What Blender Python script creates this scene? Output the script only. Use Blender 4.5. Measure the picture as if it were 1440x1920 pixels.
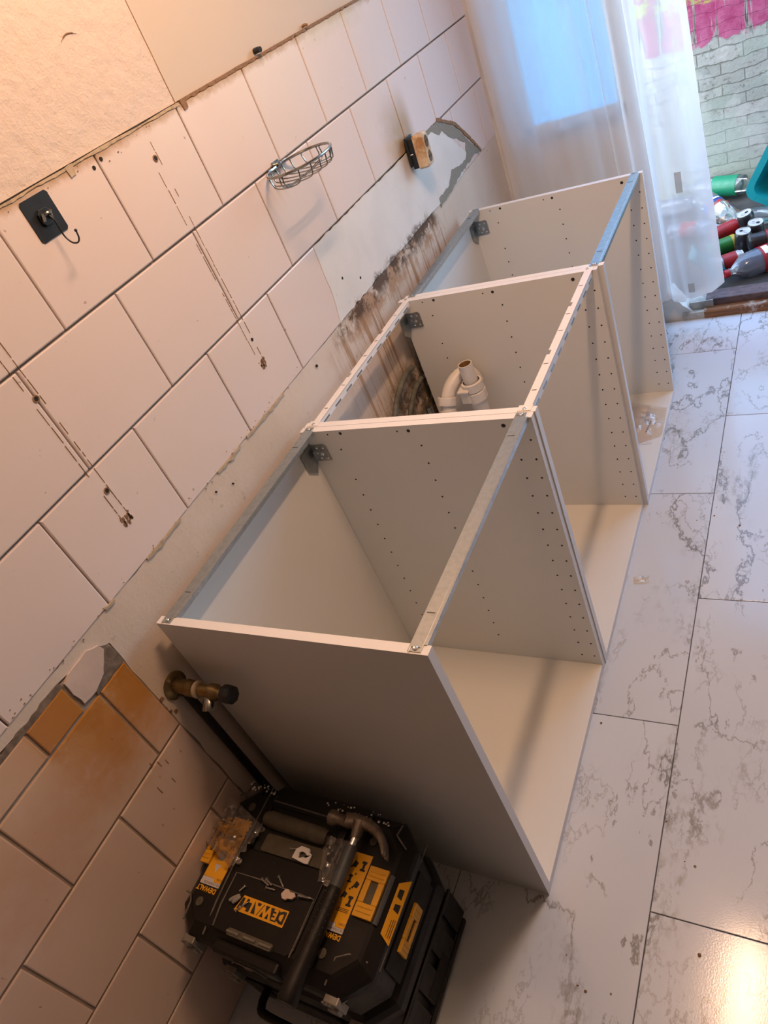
import bpy, bmesh, math, random
from mathutils import Vector, Matrix, noise as mnoise
random.seed(7)
PI = math.pi
S = bpy.context.scene
COL = S.collection
for o in list(bpy.data.objects): bpy.data.objects.remove(o)

# ------------------------------------------------------------------ camera
cam = bpy.data.cameras.new('camera'); camo = bpy.data.objects.new('camera', cam); COL.objects.link(camo)
R = Matrix(((0.85345373, -0.00299978, 0.52115999), (0.38528398, 0.67703028, -0.62704566), (-0.3509601, 0.73594905, 0.57896978)))
M4 = R.to_4x4(); M4.translation = Vector((1.0862, -0.5430, 1.5832))
camo.matrix_world = M4
cam.sensor_fit = 'AUTO'; cam.sensor_width = 36; cam.lens = 1365.75*36/1920
cam.clip_start = 0.02; cam.clip_end = 60
S.camera = camo
# ------------------------------------------------------------------ light
S.view_settings.view_transform = 'Standard'; S.view_settings.look = 'None'
S.view_settings.exposure = 0.0; S.view_settings.gamma = 1.0; S.view_settings.use_curve_mapping = False
W = bpy.data.worlds.new('sky'); S.world = W; W.use_nodes = True
nt = W.node_tree; nt.nodes.clear()
sky = nt.nodes.new('ShaderNodeTexSky'); sky.sky_type = 'NISHITA'; sky.sun_disc = False
sky.sun_elevation = math.radians(48); sky.sun_rotation = math.radians(200); sky.air_density = 1.0; sky.dust_density = 2.5
SKY_STRENGTH = 1.9
bg = nt.nodes.new('ShaderNodeBackground'); bg.inputs[1].default_value = SKY_STRENGTH
out = nt.nodes.new('ShaderNodeOutputWorld')
tint = nt.nodes.new('ShaderNodeMix'); tint.data_type = 'RGBA'; tint.blend_type = 'MULTIPLY'; tint.inputs[0].default_value = 1; tint.inputs[7].default_value = (.94, 1.0, .97, 1)
nt.links.new(sky.outputs[0], tint.inputs[6]); nt.links.new(tint.outputs[2], bg.inputs[0]); nt.links.new(bg.outputs[0], out.inputs[0])
def light(name, kind, loc, energy, color, **kw):
    l = bpy.data.lights.new(name, kind); l.energy = energy; l.color = color
    for k, v in kw.items():
        if k != 'rot': setattr(l, k, v)
    o = bpy.data.objects.new(name, l); COL.objects.link(o); o.location = loc
    o.rotation_euler = kw.get('rot', (0, 0, 0))
    return o
for k in range(6): light('ceiling_tube_light', 'POINT', (0.79, 0.42+k*.075, 2.30), 9.6, (1.0, 0.605, 0.37), shadow_soft_size=0.035)
def portal(loc, rot, sx, sy):
    l = bpy.data.lights.new('portal', 'AREA'); l.shape = 'RECTANGLE'; l.size = sx; l.size_y = sy; l.energy = 1
    l.cycles.is_portal = True
    o = bpy.data.objects.new('portal', l); COL.objects.link(o); o.location = loc; o.rotation_euler = rot
# ------------------------------------------------------------------ mesh helpers
def box(bm, x0, x1, y0, y1, z0, z1, mi=0, m=None):
    vs = [bm.verts.new((x, y, z)) for x in (x0, x1) for y in (y0, y1) for z in (z0, z1)]
    if m is not None:
        for v in vs: v.co = m @ v.co
    fs = [(0, 1, 3, 2), (4, 6, 7, 5), (0, 4, 5, 1), (2, 3, 7, 6), (0, 2, 6, 4), (1, 5, 7, 3)]
    r = []
    for f in fs:
        fc = bm.faces.new([vs[i] for i in f]); fc.material_index = mi; r.append(fc)
    return r
def prism(bm, poly, axis, a, b, mi=0):
    """poly in the two other axes (in xyz order), extruded a..b on axis"""
    def P(p, t):
        return {'x': (t, p[0], p[1]), 'y': (p[0], t, p[1]), 'z': (p[0], p[1], t)}[axis]
    A = [bm.verts.new(P(p, a)) for p in poly]; B = [bm.verts.new(P(p, b)) for p in poly]
    n = len(poly); fs = [bm.faces.new(A), bm.faces.new(B)]
    for i in range(n): fs.append(bm.faces.new((A[i], A[(i+1) % n], B[(i+1) % n], B[i])))
    for f in fs: f.material_index = mi
    return fs
def loft(bm, rings, cap=True, mi=0):
    L = [[bm.verts.new(p) for p in r] for r in rings]; n = len(L[0])
    for a, b in zip(L, L[1:]):
        for i in range(n):
            f = bm.faces.new((a[i], a[(i+1) % n], b[(i+1) % n], b[i])); f.material_index = mi
    if cap:
        for r in (L[0], L[-1]): bm.faces.new(r).material_index = mi
def frame_to(d):
    d = Vector(d).normalized(); up = Vector((0, 0, 1)) if abs(d.z) < .95 else Vector((1, 0, 0))
    a = d.cross(up).normalized(); return a, a.cross(d).normalized(), d
def tube(bm, pts, r, seg=10, cap=True, mi=0):
    pts = [Vector(p) for p in pts]; rings = []
    a = b = None
    for i, p in enumerate(pts):
        d = (pts[min(i+1, len(pts)-1)] - pts[max(i-1, 0)])
        if d.length < 1e-9: d = Vector((0, 0, 1))
        if a is None: a, b, _ = frame_to(d)
        else:
            d.normalize(); a = (a - d*a.dot(d)).normalized(); b = a.cross(d).normalized()
        rr = r[i] if isinstance(r, (list, tuple)) else r
        rings.append([p + a*math.cos(2*PI*k/seg)*rr + b*math.sin(2*PI*k/seg)*rr for k in range(seg)])
    loft(bm, rings, cap, mi)
def lathe(bm, prof, seg=20, m=None, mi=0, cap=True):
    m = m or Matrix.Identity(4)
    rings = [[m @ Vector((max(r, 1e-4)*math.cos(2*PI*k/seg), max(r, 1e-4)*math.sin(2*PI*k/seg), h)) for k in range(seg)] for r, h in prof]
    loft(bm, rings, cap, mi)
def disc(bm, c, axis, r, t, seg=10, mi=0):
    """short cylinder from c along +axis by t"""
    ax = Vector({'x': (1, 0, 0), 'y': (0, 1, 0), 'z': (0, 0, 1)}[axis]) if isinstance(axis, str) else Vector(axis)
    tube(bm, [Vector(c), Vector(c)+ax*t], r, seg, True, mi)
def jag(poly, step, amp, seed=0):
    """subdivide a 2D polygon and roughen it"""
    o = []; n = len(poly)
    for i in range(n):
        a = Vector(poly[i]); b = Vector(poly[(i+1) % n]); k = max(1, int((b-a).length/step))
        for j in range(k):
            p = a.lerp(b, j/k); q = Vector((p.x*31+seed, p.y*31, seed*1.7))
            o.append((p.x + mnoise.noise(q*2)*amp*2, p.y + mnoise.noise(q*2+Vector((9, 4, 2)))*amp*2))
    return o
def smooth_path(pts, n=6):
    pts = [Vector(p) for p in pts]; P = [pts[0]]+pts+[pts[-1]]; o = []
    for i in range(1, len(P)-2):
        for j in range(n):
            t = j/n; p0, p1, p2, p3 = P[i-1:i+3]
            o.append(.5*((2*p1)+(p2-p0)*t+(2*p0-5*p1+4*p2-p3)*t*t+(3*p1-p0-3*p2+p3)*t**3))
    return o+[pts[-1]]
def cham(x0, x1, y0, y1, c):
    if not isinstance(c, (list, tuple)): c = [c]*4      # corners (x0y0),(x1y0),(x1y1),(x0y1)
    return [(x0+c[0], y0), (x1-c[1], y0), (x1, y0+c[1]), (x1, y1-c[2]), (x1-c[2], y1), (x0+c[3], y1), (x0, y1-c[3]), (x0, y0+c[0])]
def ring(poly, z): return [(p[0], p[1], z) for p in poly]
ORG = {}
def obj(name, bm, mat, parent=None, smooth=False, origin=None, bevel=0, angle=35, local=False):
    bmesh.ops.recalc_face_normals(bm, faces=bm.faces[:])
    me = bpy.data.meshes.new(name)
    if parent is not None:
        org = Vector((0, 0, 0)) if local else ORG[parent.name]
    elif origin is not None: org = Vector(origin)
    elif local: org = Vector((0, 0, 0))
    else:
        xs = [v.co for v in bm.verts]
        org = Vector(((min(v.x for v in xs)+max(v.x for v in xs))/2, (min(v.y for v in xs)+max(v.y for v in xs))/2, min(v.z for v in xs)))
    bmesh.ops.translate(bm, verts=bm.verts[:], vec=-org)
    bm.to_mesh(me); bm.free()
    o = bpy.data.objects.new(name, me); COL.objects.link(o)
    for m in (mat if isinstance(mat, (list, tuple)) else [mat]): me.materials.append(m)
    if parent is not None: o.parent = parent; ORG[o.name] = org
    else: o.location = org; ORG[o.name] = org
    if smooth:
        for p in me.polygons: p.use_smooth = True
        try: me.set_sharp_from_angle(angle=math.radians(angle))
        except Exception: pass
    if bevel:
        md = o.modifiers.new('bevel', 'BEVEL'); md.width = bevel; md.segments = 2; md.limit_method = 'ANGLE'; md.angle_limit = math.radians(40)
    return o
def thing(name, label, cat, loc, group=None):
    o = bpy.data.objects.new(name, None); COL.objects.link(o); o.location = loc; o.empty_display_size = .05
    o['label'] = label; o['category'] = cat
    if group: o['group'] = group
    ORG[o.name] = Vector(loc)
    return o
def tag(o, label, cat, group=None):
    o['label'] = label; o['category'] = cat
    if group: o['group'] = group
    return o
def struct(name, bm, mat, parent=None, **k):
    o = obj(name, bm, mat, parent, **k); o['kind'] = 'structure'; return o
def textmesh(name, s, size, m, mat, parent, extr=.0003, bold=.0, align='LEFT', sx=1):
    cu = bpy.data.curves.new(name, 'FONT'); cu.body = s; cu.size = size; cu.extrude = extr; cu.offset = bold; cu.align_x = align; cu.resolution_u = 2
    t = bpy.data.objects.new(name, cu); COL.objects.link(t)
    bpy.context.view_layer.update()
    me = bpy.data.meshes.new_from_object(t.evaluated_get(bpy.context.evaluated_depsgraph_get()))
    bpy.data.objects.remove(t)
    me.transform(Matrix.Diagonal((sx, 1, 1, 1))); me.transform(m)
    me.transform(Matrix.Translation(-ORG[parent.name]))
    o = bpy.data.objects.new(name, me); COL.objects.link(o); o.parent = parent; ORG[o.name] = ORG[parent.name]
    me.materials.clear(); me.materials.append(mat)
    return o
# ------------------------------------------------------------------ node helper
class NM:
    def __init__(s, name):
        s.m = bpy.data.materials.new(name); s.m.use_nodes = True; s.t = s.m.node_tree; s.t.nodes.clear()
        s.o = s.t.nodes.new('ShaderNodeOutputMaterial'); s._pos = None
    def n(s, typ, **kw):
        x = s.t.nodes.new(typ)
        for k, v in kw.items(): setattr(x, k, v)
        return x
    def put(s, node, i, v):
        if hasattr(v, 'links') or isinstance(v, bpy.types.NodeSocket): s.t.links.new(v, node.inputs[i])
        elif isinstance(v, (tuple, list)):
            node.inputs[i].default_value = tuple(v)+((1,) if len(v) == 3 and len(node.inputs[i].default_value) == 4 else ())
        else: node.inputs[i].default_value = v
    def pos(s):
        if s._pos is None: s._pos = s.n('ShaderNodeNewGeometry').outputs['Position']
        return s._pos
    def xyz(s, v=None):
        x = s.n('ShaderNodeSeparateXYZ'); s.put(x, 0, v or s.pos()); return x.outputs
    def vec(s, x, y, z):
        c = s.n('ShaderNodeCombineXYZ'); s.put(c, 0, x); s.put(c, 1, y); s.put(c, 2, z); return c.outputs[0]
    def map(s, v, scale=(1, 1, 1), loc=(0, 0, 0)):
        x = s.n('ShaderNodeMapping'); s.put(x, 0, v); x.inputs['Scale'].default_value = scale; x.inputs['Location'].default_value = loc; return x.outputs[0]
    def noise(s, scale=5, detail=4, rough=.5, v=None, dist=0):
        x = s.n('ShaderNodeTexNoise'); s.put(x, 'Vector', v or s.pos()); x.inputs['Scale'].default_value = scale
        x.inputs['Detail'].default_value = detail; x.inputs['Roughness'].default_value = rough; x.inputs['Distortion'].default_value = dist
        return x.outputs['Fac']
    def math(s, op, a, b=0.0, c=0.0, clamp=False):
        x = s.n('ShaderNodeMath', operation=op); x.use_clamp = clamp; s.put(x, 0, a); s.put(x, 1, b)
        if op in ('MULTIPLY_ADD', 'COMPARE', 'WRAP'): s.put(x, 2, c)
        return x.outputs[0]
    def rng(s, v, a, b, c=0.0, d=1.0, smooth=True):
        x = s.n('ShaderNodeMapRange'); x.interpolation_type = 'SMOOTHSTEP' if smooth else 'LINEAR'
        s.put(x, 0, v)
        for i, k in ((1, a), (2, b), (3, c), (4, d)): s.put(x, i, k)
        return x.outputs[0]
    def mix(s, f, a, b):
        x = s.n('ShaderNodeMix', data_type='RGBA'); s.put(x, 0, f); s.put(x, 6, a); s.put(x, 7, b); return x.outputs[2]
    def mul(s, *a):
        r = a[0]
        for b in a[1:]: r = s.math('MULTIPLY', r, b)
        return r
    def band(s, v, c, w, soft):
        d = s.math('ABSOLUTE', s.math('SUBTRACT', v, c)); return s.rng(d, w, w+soft, 1.0, 0.0)
    def bump(s, h, strength=.3, dist=.01):
        x = s.n('ShaderNodeBump'); x.inputs['Strength'].default_value = strength; x.inputs['Distance'].default_value = dist; s.put(x, 'Height', h); return x.outputs[0]
    def bsdf(s, col, rough=.5, metal=0, nrm=None, **kw):
        b = s.n('ShaderNodeBsdfPrincipled'); s.put(b, 'Base Color', col); s.put(b, 'Roughness', rough); s.put(b, 'Metallic', metal)
        if nrm is not None: s.put(b, 'Normal', nrm)
        for k, v in kw.items(): s.put(b, k.replace('_', ' '), v)
        s.t.links.new(b.outputs[0], s.o.inputs[0]); return b
def simple(name, col, rough=.5, metal=0, wear=0, wscale=40, bump=0, **kw):
    n = NM(name); f = n.noise(wscale, 5, .6)
    c = n.mix(n.rng(f, .3, .75), col, tuple(x*(1-wear) for x in col)) if wear else col
    r = n.rng(f, .2, .8, max(rough-.08, 0.02), min(rough+.1, 1))
    n.bsdf(c, r, metal, n.bump(f, bump, .002) if bump else None, **kw); return n.m
# ------------------------------------------------------------------ materials
TC = (.82, .71, .665)
def mat_tile(lower=False):
    n = NM('glazed_tile'); x, y, z = n.xyz(); big = n.noise(1.7, 3); att = n.n('ShaderNodeAttribute', attribute_name='rnd').outputs['Fac']
    c = n.mix(n.rng(big, .2, .8), TC, tuple(a*b for a, b in zip(TC, (.97, .93, .91))))
    c = n.mix(n.rng(att, 0, 1, 0, .35, False), c, (.74, .67, .62))
    sp = n.noise(38, 3, .6)
    # faint smears and specks of dirt
    c = n.mix(n.rng(sp, .70, .75, 0, .6), c, (.32, .22, .14))
    if not lower:
        e = n.noise(30, 5, .7); c = n.mix(n.mul(n.rng(n.math('ADD', z, n.math('MULTIPLY', e, .03)), 1.482, 1.502), .85), c, (.47, .30, .16))
        g = n.mul(n.rng(n.math('ADD', y, n.math('MULTIPLY', e, .08)), 1.47, 1.64), n.rng(y, 1.64, 1.70, 1, 0), n.band(z, 1.12, .03, .13))
        c = n.mix(n.mul(g, .85), c, (.46, .31, .14))
        # yellowed patch of limescale near the top of the run
        g2 = n.mul(n.band(y, 1.42, .10, .12), n.rng(n.math('ADD', z, n.math('MULTIPLY', e, .08)), 1.47, 1.52), .5)
        c = n.mix(g2, c, (.66, .60, .42))
    else:
        c = n.mix(.65, c, (.74, .575, .46))  # tan shift puts warm multi-bounce light into the lower tiles' colour
        e = n.noise(9, 5, .65); h = n.math('ADD', z, n.math('MULTIPLY', n.math('SUBTRACT', e, .5), .22))
        yy = n.rng(y, -.34, -.20, .55, 1)
        m = n.mul(n.rng(h, .54, .74), yy, n.rng(e, .25, .5, .7, 1))
        c = n.mix(n.mul(m, .92), c, (.56, .255, .04))
        m2 = n.mul(n.rng(y, -.29, -.27), n.rng(h, .745, .80)); c = n.mix(n.mul(m2, .8), c, (.46, .17, .018))
        d = n.noise(70, 4, .6, n.map(n.pos(), (1, 1, .35))); c = n.mix(n.rng(d, .68, .73, 0, .75), c, (.12, .07, .04))
    wav = n.noise(6, 3)
    n.bsdf(c, n.rng(n.noise(5, 2), .3, .8, .20, .26), 0, n.bump(wav, .10, .01), **{'Specular_IOR_Level': .5})
    return n.m
def mat_plaster():
    """bare strip and stained wall below the tiles"""
    n = NM('stained_plaster'); x, y, z = n.xyz(); a = n.noise(3.5, 5, .6); b = n.noise(26, 6, .7); f = n.noise(110, 4, .7)
    c = n.mix(n.rng(a, .3, .7), (.73, .635, .545), (.66, .56, .46))
    c = n.mix(n.rng(b, .62, .70, 0, .45), c, (.40, .33, .24))
    # ledge grime just below the tiles
    zl = n.math('ADD', z, n.math('MULTIPLY', n.math('SUBTRACT', b, .5), .05))
    yn = n.math('ADD', y, n.math('MULTIPLY', n.math('SUBTRACT', a, .5), .3))
    run = n.mul(n.rng(yn, .86, .97), n.rng(yn, 1.60, 1.68, 1, 0))
    grime = n.mul(n.band(zl, .874, .010, .040), run, n.rng(n.math('ADD', n.math('MULTIPLY', n.noise(13, 3, .5), .55), n.math('MULTIPLY', n.noise(60, 6, .8), .45)), .44, .52)); rust = n.mul(n.band(zl, .860, .03, .05), run, n.rng(n.noise(8, 4, .6), .42, .56))
    # runs of rusty water
    st = n.noise(1, 4, .62, n.vec(0.0, n.math('MULTIPLY', y, 34.0), n.math('MULTIPLY', z, 1.6)))
    st2 = n.noise(1, 3, .6, n.vec(3.0, n.math('MULTIPLY', y, 90.0), n.math('MULTIPLY', z, 3.2)))
    fade = n.mul(n.rng(yn, .80, .95), n.rng(yn, 1.66, 1.74, 1, 0), n.rng(z, .875, .84, 0, 1), n.rng(z, .15, .78, .45, 1))
    drip = n.mul(n.rng(st, .51, .60), fade)
    drip2 = n.mul(n.rng(st2, .60, .68), fade)
    c = n.mix(n.mul(drip, .8), c, (.38, .21, .09)); c = n.mix(n.mul(drip2, .6), c, (.24, .13, .06))
    c = n.mix(n.mul(rust, .75), c, (.38, .19, .08))
    c = n.mix(n.mul(grime, .95), c, (.085, .045, .022))
    # black damp in the corner where the hoses leave the wall
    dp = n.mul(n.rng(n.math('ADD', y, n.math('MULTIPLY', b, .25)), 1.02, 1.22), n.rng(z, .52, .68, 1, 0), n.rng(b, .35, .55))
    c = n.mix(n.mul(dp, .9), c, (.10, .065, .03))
    c = n.mix(n.mul(n.rng(f, .66, .72), n.rng(y, .8, .95), .7), c, (.10, .06, .03))
    n.bsdf(c, .8, 0, n.bump(n.math('ADD', b, n.math('MULTIPLY', f, .4)), .35, .004)); return n.m
def mat_paint(name, c1, c2, bs, strength, scr=False):
    n = NM(name); a = n.noise(2.2, 4); b = n.noise(bs, 6, .65); c = n.mix(n.rng(a, .3, .7), c1, c2)
    s = n.noise(24, 4, .6, n.map(n.pos(), (1, 1, .4)))
    c = n.mix(n.rng(s, .74, .77, 0, .5), c, (.35, .22, .14))
    n.bsdf(c, .72, 0, n.bump(b, strength, .006)); return n.m
def mat_flat(name, col, var=.06, scale=8, rough=.5, bump=.05, bscale=60):
    n = NM(name); a = n.noise(scale, 4); c = n.mix(n.rng(a, .3, .7), col, tuple(k*(1-var) for k in col))
    n.bsdf(c, rough, 0, n.bump(n.noise(bscale, 4), bump, .002)); return n.m
def mat_marble():
    n = NM('marble_laminate'); off = n.n('ShaderNodeAttribute', attribute_name='rnd').outputs['Fac']
    x, y, z = n.xyz(); v = n.vec(n.math('ADD', x, n.math('MULTIPLY', off, 17.0)), n.math('MULTIPLY', n.math('ADD', y, n.math('MULTIPLY', off, 9.0)), .48), 0.0)
    def vein(sc, w, dist, seed, det=8):
        q = n.noise(sc, det, .60, n.map(v, (1, 1, 1), (seed, seed*2, 0)), dist)
        return n.rng(n.math('ABSOLUTE', n.math('SUBTRACT', q, .5)), 0, w, 1, 0)
    msk = lambda sc, sx, sy, a, b: n.rng(n.noise(sc, 3, .5, n.map(v, (1, 1, 1), (sx, sy, 0))), a, b)
    fine = n.noise(60, 4, .7, v)
    a = n.mul(vein(2.6, .0085, .12, 1.0), msk(3.2, 4, 1, .40, .48)); b = n.mul(vein(5.0, .011, .1, 5.0), msk(4.2, 9, 7, .45, .53), n.rng(fine, .38, .5)); d = n.mul(vein(9.5, .014, .1, 8.0), msk(6, 2, 7, .52, .58))
    e = n.mul(vein(2.6, .055, .12, 1.0), msk(4.4, 6, 3, .50, .60), n.rng(fine, .46, .58))
    base = n.mix(n.rng(n.noise(2.5, 3, .5, v), .3, .7), (.66, .71, .76), (.60, .65, .70))
    c = n.mix(n.mul(e, .62), base, (.33, .32, .30)); c = n.mix(n.mul(a, .85), c, (.20, .195, .185)); c = n.mix(n.mul(b, .75), c, (.27, .26, .25)); c = n.mix(n.mul(d, .5), c, (.33, .32, .31))
    g = n.noise(160, 2)
    n.bsdf(c, n.rng(n.noise(3, 3), .3, .7, .12, .15), 0, n.bump(n.noise(300, 2), .12, .0007), **{'Specular_IOR_Level': .5}); return n.m
def mat_brick():
    n = NM('painted_brick'); x, y, z = n.xyz(); wob = n.math('MULTIPLY', n.math('SUBTRACT', n.noise(9, 4), .5), .05)
    v = n.vec(x, n.math('ADD', z, wob), 0.0)
    br = n.n('ShaderNodeTexBrick'); n.put(br, 'Vector', v); br.inputs['Scale'].default_value = 1; br.inputs['Brick Width'].default_value = .19; br.inputs['Row Height'].default_value = .050
    br.inputs['Mortar Size'].default_value = .0026; br.inputs['Mortar Smooth'].default_value = .4
    br.inputs['Color1'].default_value = (.31, .30, .29, 1); br.inputs['Color2'].default_value = (.23, .24, .225, 1); br.inputs['Mortar'].default_value = (.13, .13, .115, 1)
    e = n.noise(16, 6, .7); c = n.mix(n.rng(n.noise(7, 5, .7), .45, .6, 0, .35), br.outputs['Color'], (.28, .34, .29))
    c = n.mix(n.rng(n.noise(34, 5, .75), .56, .66, 0, .8), c, (.10, .09, .075))
    c = n.mix(n.rng(n.noise(5, 4, .6), .50, .62, 0, .5), c, (.42, .41, .40))
    zz = n.math('ADD', z, n.math('MULTIPLY', n.math('SUBTRACT', e, .5), .16))
    strip = n.noise(1, 3, .6, n.vec(n.math('MULTIPLY', x, 22.0), 0.0, n.math('MULTIPLY', z, 1.5)))
    mag = n.mul(n.rng(zz, .735, .75), n.rng(zz, 1.0, 1.04, 1, 0), n.rng(strip, .42, .46))
    pink = n.mix(n.rng(e, .3, .7), (.24, .016, .085), (.34, .08, .17)); c = n.mix(n.rng(n.math('ADD', n.noise(3, 3), n.math('MULTIPLY', z, -.25)), .38, .50, 0, .55), c, (.29, .335, .30)); c = n.mix(mag, c, pink)
    c = n.mix(n.mul(n.rng(strip, .37, .40), n.rng(strip, .41, .44, 1, 0), n.rng(zz, .70, .80)), c, (.05, .04, .035))
    c = n.mix(n.mul(n.rng(z, .05, .25, 1, 0), .6), c, (.30, .31, .20))
    c = n.mix(n.mul(n.rng(zz, .88, .93), n.rng(n.noise(30, 4, .7), .46, .54)), c, (.30, .36, .03))
    h = n.math('ADD', n.math('MULTIPLY', br.outputs['Fac'], -1.0), n.math('MULTIPLY', e, .8))
    n.bsdf(c, .8, 0, n.bump(h, .7, .01)); return n.m
def mat_sheer():
    n = NM('sheer_voile'); x, y, z = n.xyz()
    fs = n.math('SINE', n.math('MULTIPLY', x, 2600.0)); w = n.noise(6, 3, .5, n.map(n.pos(), (1, 1, .3)))
    d = n.n('ShaderNodeBsdfDiffuse'); n.put(d, 0, (.97, .97, .97)); t = n.n('ShaderNodeBsdfTranslucent'); n.put(t, 0, (.96, .97, .97))
    m = n.n('ShaderNodeMixShader'); n.put(m, 0, .5); n.t.links.new(d.outputs[0], m.inputs[1]); n.t.links.new(t.outputs[0], m.inputs[2])
    tr = n.n('ShaderNodeBsdfTransparent'); lw = n.n('ShaderNodeLayerWeight'); lw.inputs[0].default_value = .35
    f = n.math('ADD', n.math('MULTIPLY', lw.outputs['Facing'], .5), n.rng(w, .3, .7, .55, .65), clamp=True)
    k = n.n('ShaderNodeMixShader'); n.put(k, 0, f); n.t.links.new(tr.outputs[0], k.inputs[1]); n.t.links.new(m.outputs[0], k.inputs[2])
    n.t.links.new(k.outputs[0], n.o.inputs[0]); return n.m
def mat_film(name, col, density=.12, gloss=.35, rough=.08, bumpy=0, bs=.8):
    n = NM(name); tr = n.n('ShaderNodeBsdfTransparent'); n.put(tr, 0, (1, 1, 1))
    d = n.n('ShaderNodeBsdfDiffuse'); n.put(d, 0, col); g = n.n('ShaderNodeBsdfGlossy'); n.put(g, 0, (1, 1, 1)); n.put(g, 'Roughness', rough)
    if bumpy: nb = n.bump(n.noise(bumpy, 4), bs, .004); n.put(g, 'Normal', nb)
    fr = n.n('ShaderNodeFresnel'); fr.inputs[0].default_value = 1.5
    a = n.n('ShaderNodeMixShader'); n.put(a, 0, density); n.t.links.new(tr.outputs[0], a.inputs[1]); n.t.links.new(d.outputs[0], a.inputs[2])
    b = n.n('ShaderNodeMixShader'); n.put(b, 0, n.math('MULTIPLY', fr.outputs[0], gloss*4, clamp=True)); n.t.links.new(a.outputs[0], b.inputs[1]); n.t.links.new(g.outputs[0], b.inputs[2])
    n.t.links.new(b.outputs[0], n.o.inputs[0]); return n.m
def mat_frosted():
    n = NM('frosted_window_glass'); b = n.bump(n.noise(60, 3, .5, n.map(n.pos(), (1, 1, 1.8))), .6, .004)
    t = n.n('ShaderNodeBsdfTranslucent'); pb = n.noise(90, 3, .6, n.map(n.pos(), (1, 1, 1.6))); n.put(t, 0, n.mix(n.rng(pb, .35, .65), (.30, .56, .74), (.50, .78, .90))); n.put(t, 'Normal', b)
    g = n.n('ShaderNodeBsdfGlossy'); n.put(g, 0, (.8, .9, 1)); n.put(g, 'Roughness', .12); n.put(g, 'Normal', b)
    r = n.n('ShaderNodeBsdfRefraction'); n.put(r, 0, (.55, .80, .95)); n.put(r, 'Roughness', .35); n.put(r, 'IOR', 1.25); n.put(r, 'Normal', b)
    m = n.n('ShaderNodeMixShader'); n.put(m, 0, .40); n.t.links.new(t.outputs[0], m.inputs[1]); n.t.links.new(r.outputs[0], m.inputs[2])
    k = n.n('ShaderNodeMixShader'); n.put(k, 0, .12); n.t.links.new(m.outputs[0], k.inputs[1]); n.t.links.new(g.outputs[0], k.inputs[2])
    n.t.links.new(k.outputs[0], n.o.inputs[0]); return n.m
def mat_wood():
    n = NM('weathered_wood'); g = n.noise(1, 5, .6, n.map(n.pos(), (5, 60, 60))); p = n.noise(14, 5, .7)
    c = n.mix(n.rng(g, .3, .7), (.30, .13, .045), (.16, .065, .025)); c = n.mix(n.rng(p, .52, .6, 0, .8), c, (.50, .47, .42)); c = n.mix(n.rng(n.noise(30, 4), .62, .68), c, (.05, .03, .02))
    n.bsdf(c, .6, 0, n.bump(g, .6, .004)); return n.m
M = {}
M['tile'] = mat_tile(); M['tile_low'] = mat_tile(True); M['plaster'] = mat_plaster()
M['wall_rough'] = mat_paint('peach_plaster', (.74, .635, .56), (.72, .61, .53), 30, .9)
M['wall_smooth'] = mat_paint('beige_plaster', (.66, .575, .49), (.64, .555, .47), 60, .08)
M['wall_far'] = mat_flat('grey_beige_plaster', (.78, .74, .67), .2, 7, .85, .5, 40)
M['wall_plain'] = mat_flat('plain_wall_paint', (.16, .13, .11), .05, 3, .8)
M['ceiling'] = mat_flat('ceiling_paint', (.42, .40, .37), .03, 3, .85)
M['grout'] = mat_flat('grey_grout', (.29, .245, .20), .3, 20, .9, .4)
n = NM('white_filler'); x, y, z = n.xyz(); q = n.noise(9, 4); e = n.noise(30, 6, .7); zz = n.math('ADD', z, n.math('MULTIPLY', n.math('SUBTRACT', e, .5), .09))
yq = n.math('ADD', y, n.math('MULTIPLY', n.noise(4, 3), .2)); mk = n.mul(n.rng(zz, .888, .908, 1, 0), n.rng(yq, .98, 1.08), n.rng(yq, 1.66, 1.74, 1, 0), n.rng(n.math('ADD', n.math('MULTIPLY', n.noise(13, 3, .5), .5), n.math('MULTIPLY', n.noise(60, 6, .8), .5)), .47, .53))
c = n.mix(n.rng(q, .3, .7), (.80, .775, .745), (.74, .715, .685)); c = n.mix(n.rng(n.noise(70, 4, .7), .66, .72, 0, .5), c, (.45, .38, .3)); c = n.mix(n.mul(mk, .92), c, (.10, .055, .03))
n.bsdf(c, .5, 0, n.bump(n.noise(30, 4), .15, .002)); M['skim'] = n.m
M['grout_low'] = mat_flat('tan_grout', (.40, .32, .25), .25, 20, .9, .4)
M['skim_pink'] = mat_flat('filler_patch', (.72, .58, .50), .12, 12, .8, .3, 50)
M['rubble'] = simple('crumbled_mortar', (.26, .20, .15), .95, 0, .5, 60, .9)
M['caulk'] = simple('ochre_sealant', (.60, .47, .32), .8, 0, .35, 60, .7)
M['caulk_light'] = simple('cream_sealant', (.66, .56, .42), .75, 0, .25, 50, .6)
M['residue'] = simple('brown_residue', (.33, .19, .10), .8, 0, .4, 90, .5)
n = NM('notched_adhesive'); wv = n.n('ShaderNodeTexWave'); wv.wave_type = 'BANDS'; wv.bands_direction = 'Y'; n.put(wv, 0, n.pos()); wv.inputs['Scale'].default_value = 30; wv.inputs['Distortion'].default_value = 1
n.bsdf(n.mix(wv.outputs['Fac'], (.26, .255, .22), (.36, .35, .31)), .9, 0, n.bump(wv.outputs['Fac'], .7, .004)); M['adhesive'] = n.m
M['marble'] = mat_marble(); M['joint'] = simple('dark_joint', (.10, .09, .085), .8)
M['lam'] = mat_flat('white_melamine', (.75, .75, .71), .02, 5, .38, .03, 200)
M['lam_edge'] = mat_flat('white_edge_band', (.86, .85, .84), .02, 5, .35, .02, 200)
M['dark'] = simple('dark_hole', (.02, .018, .015), .9)
M['galv'] = simple('galvanised_steel', (.50, .55, .57), .33, .9, .18, 90)
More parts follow.
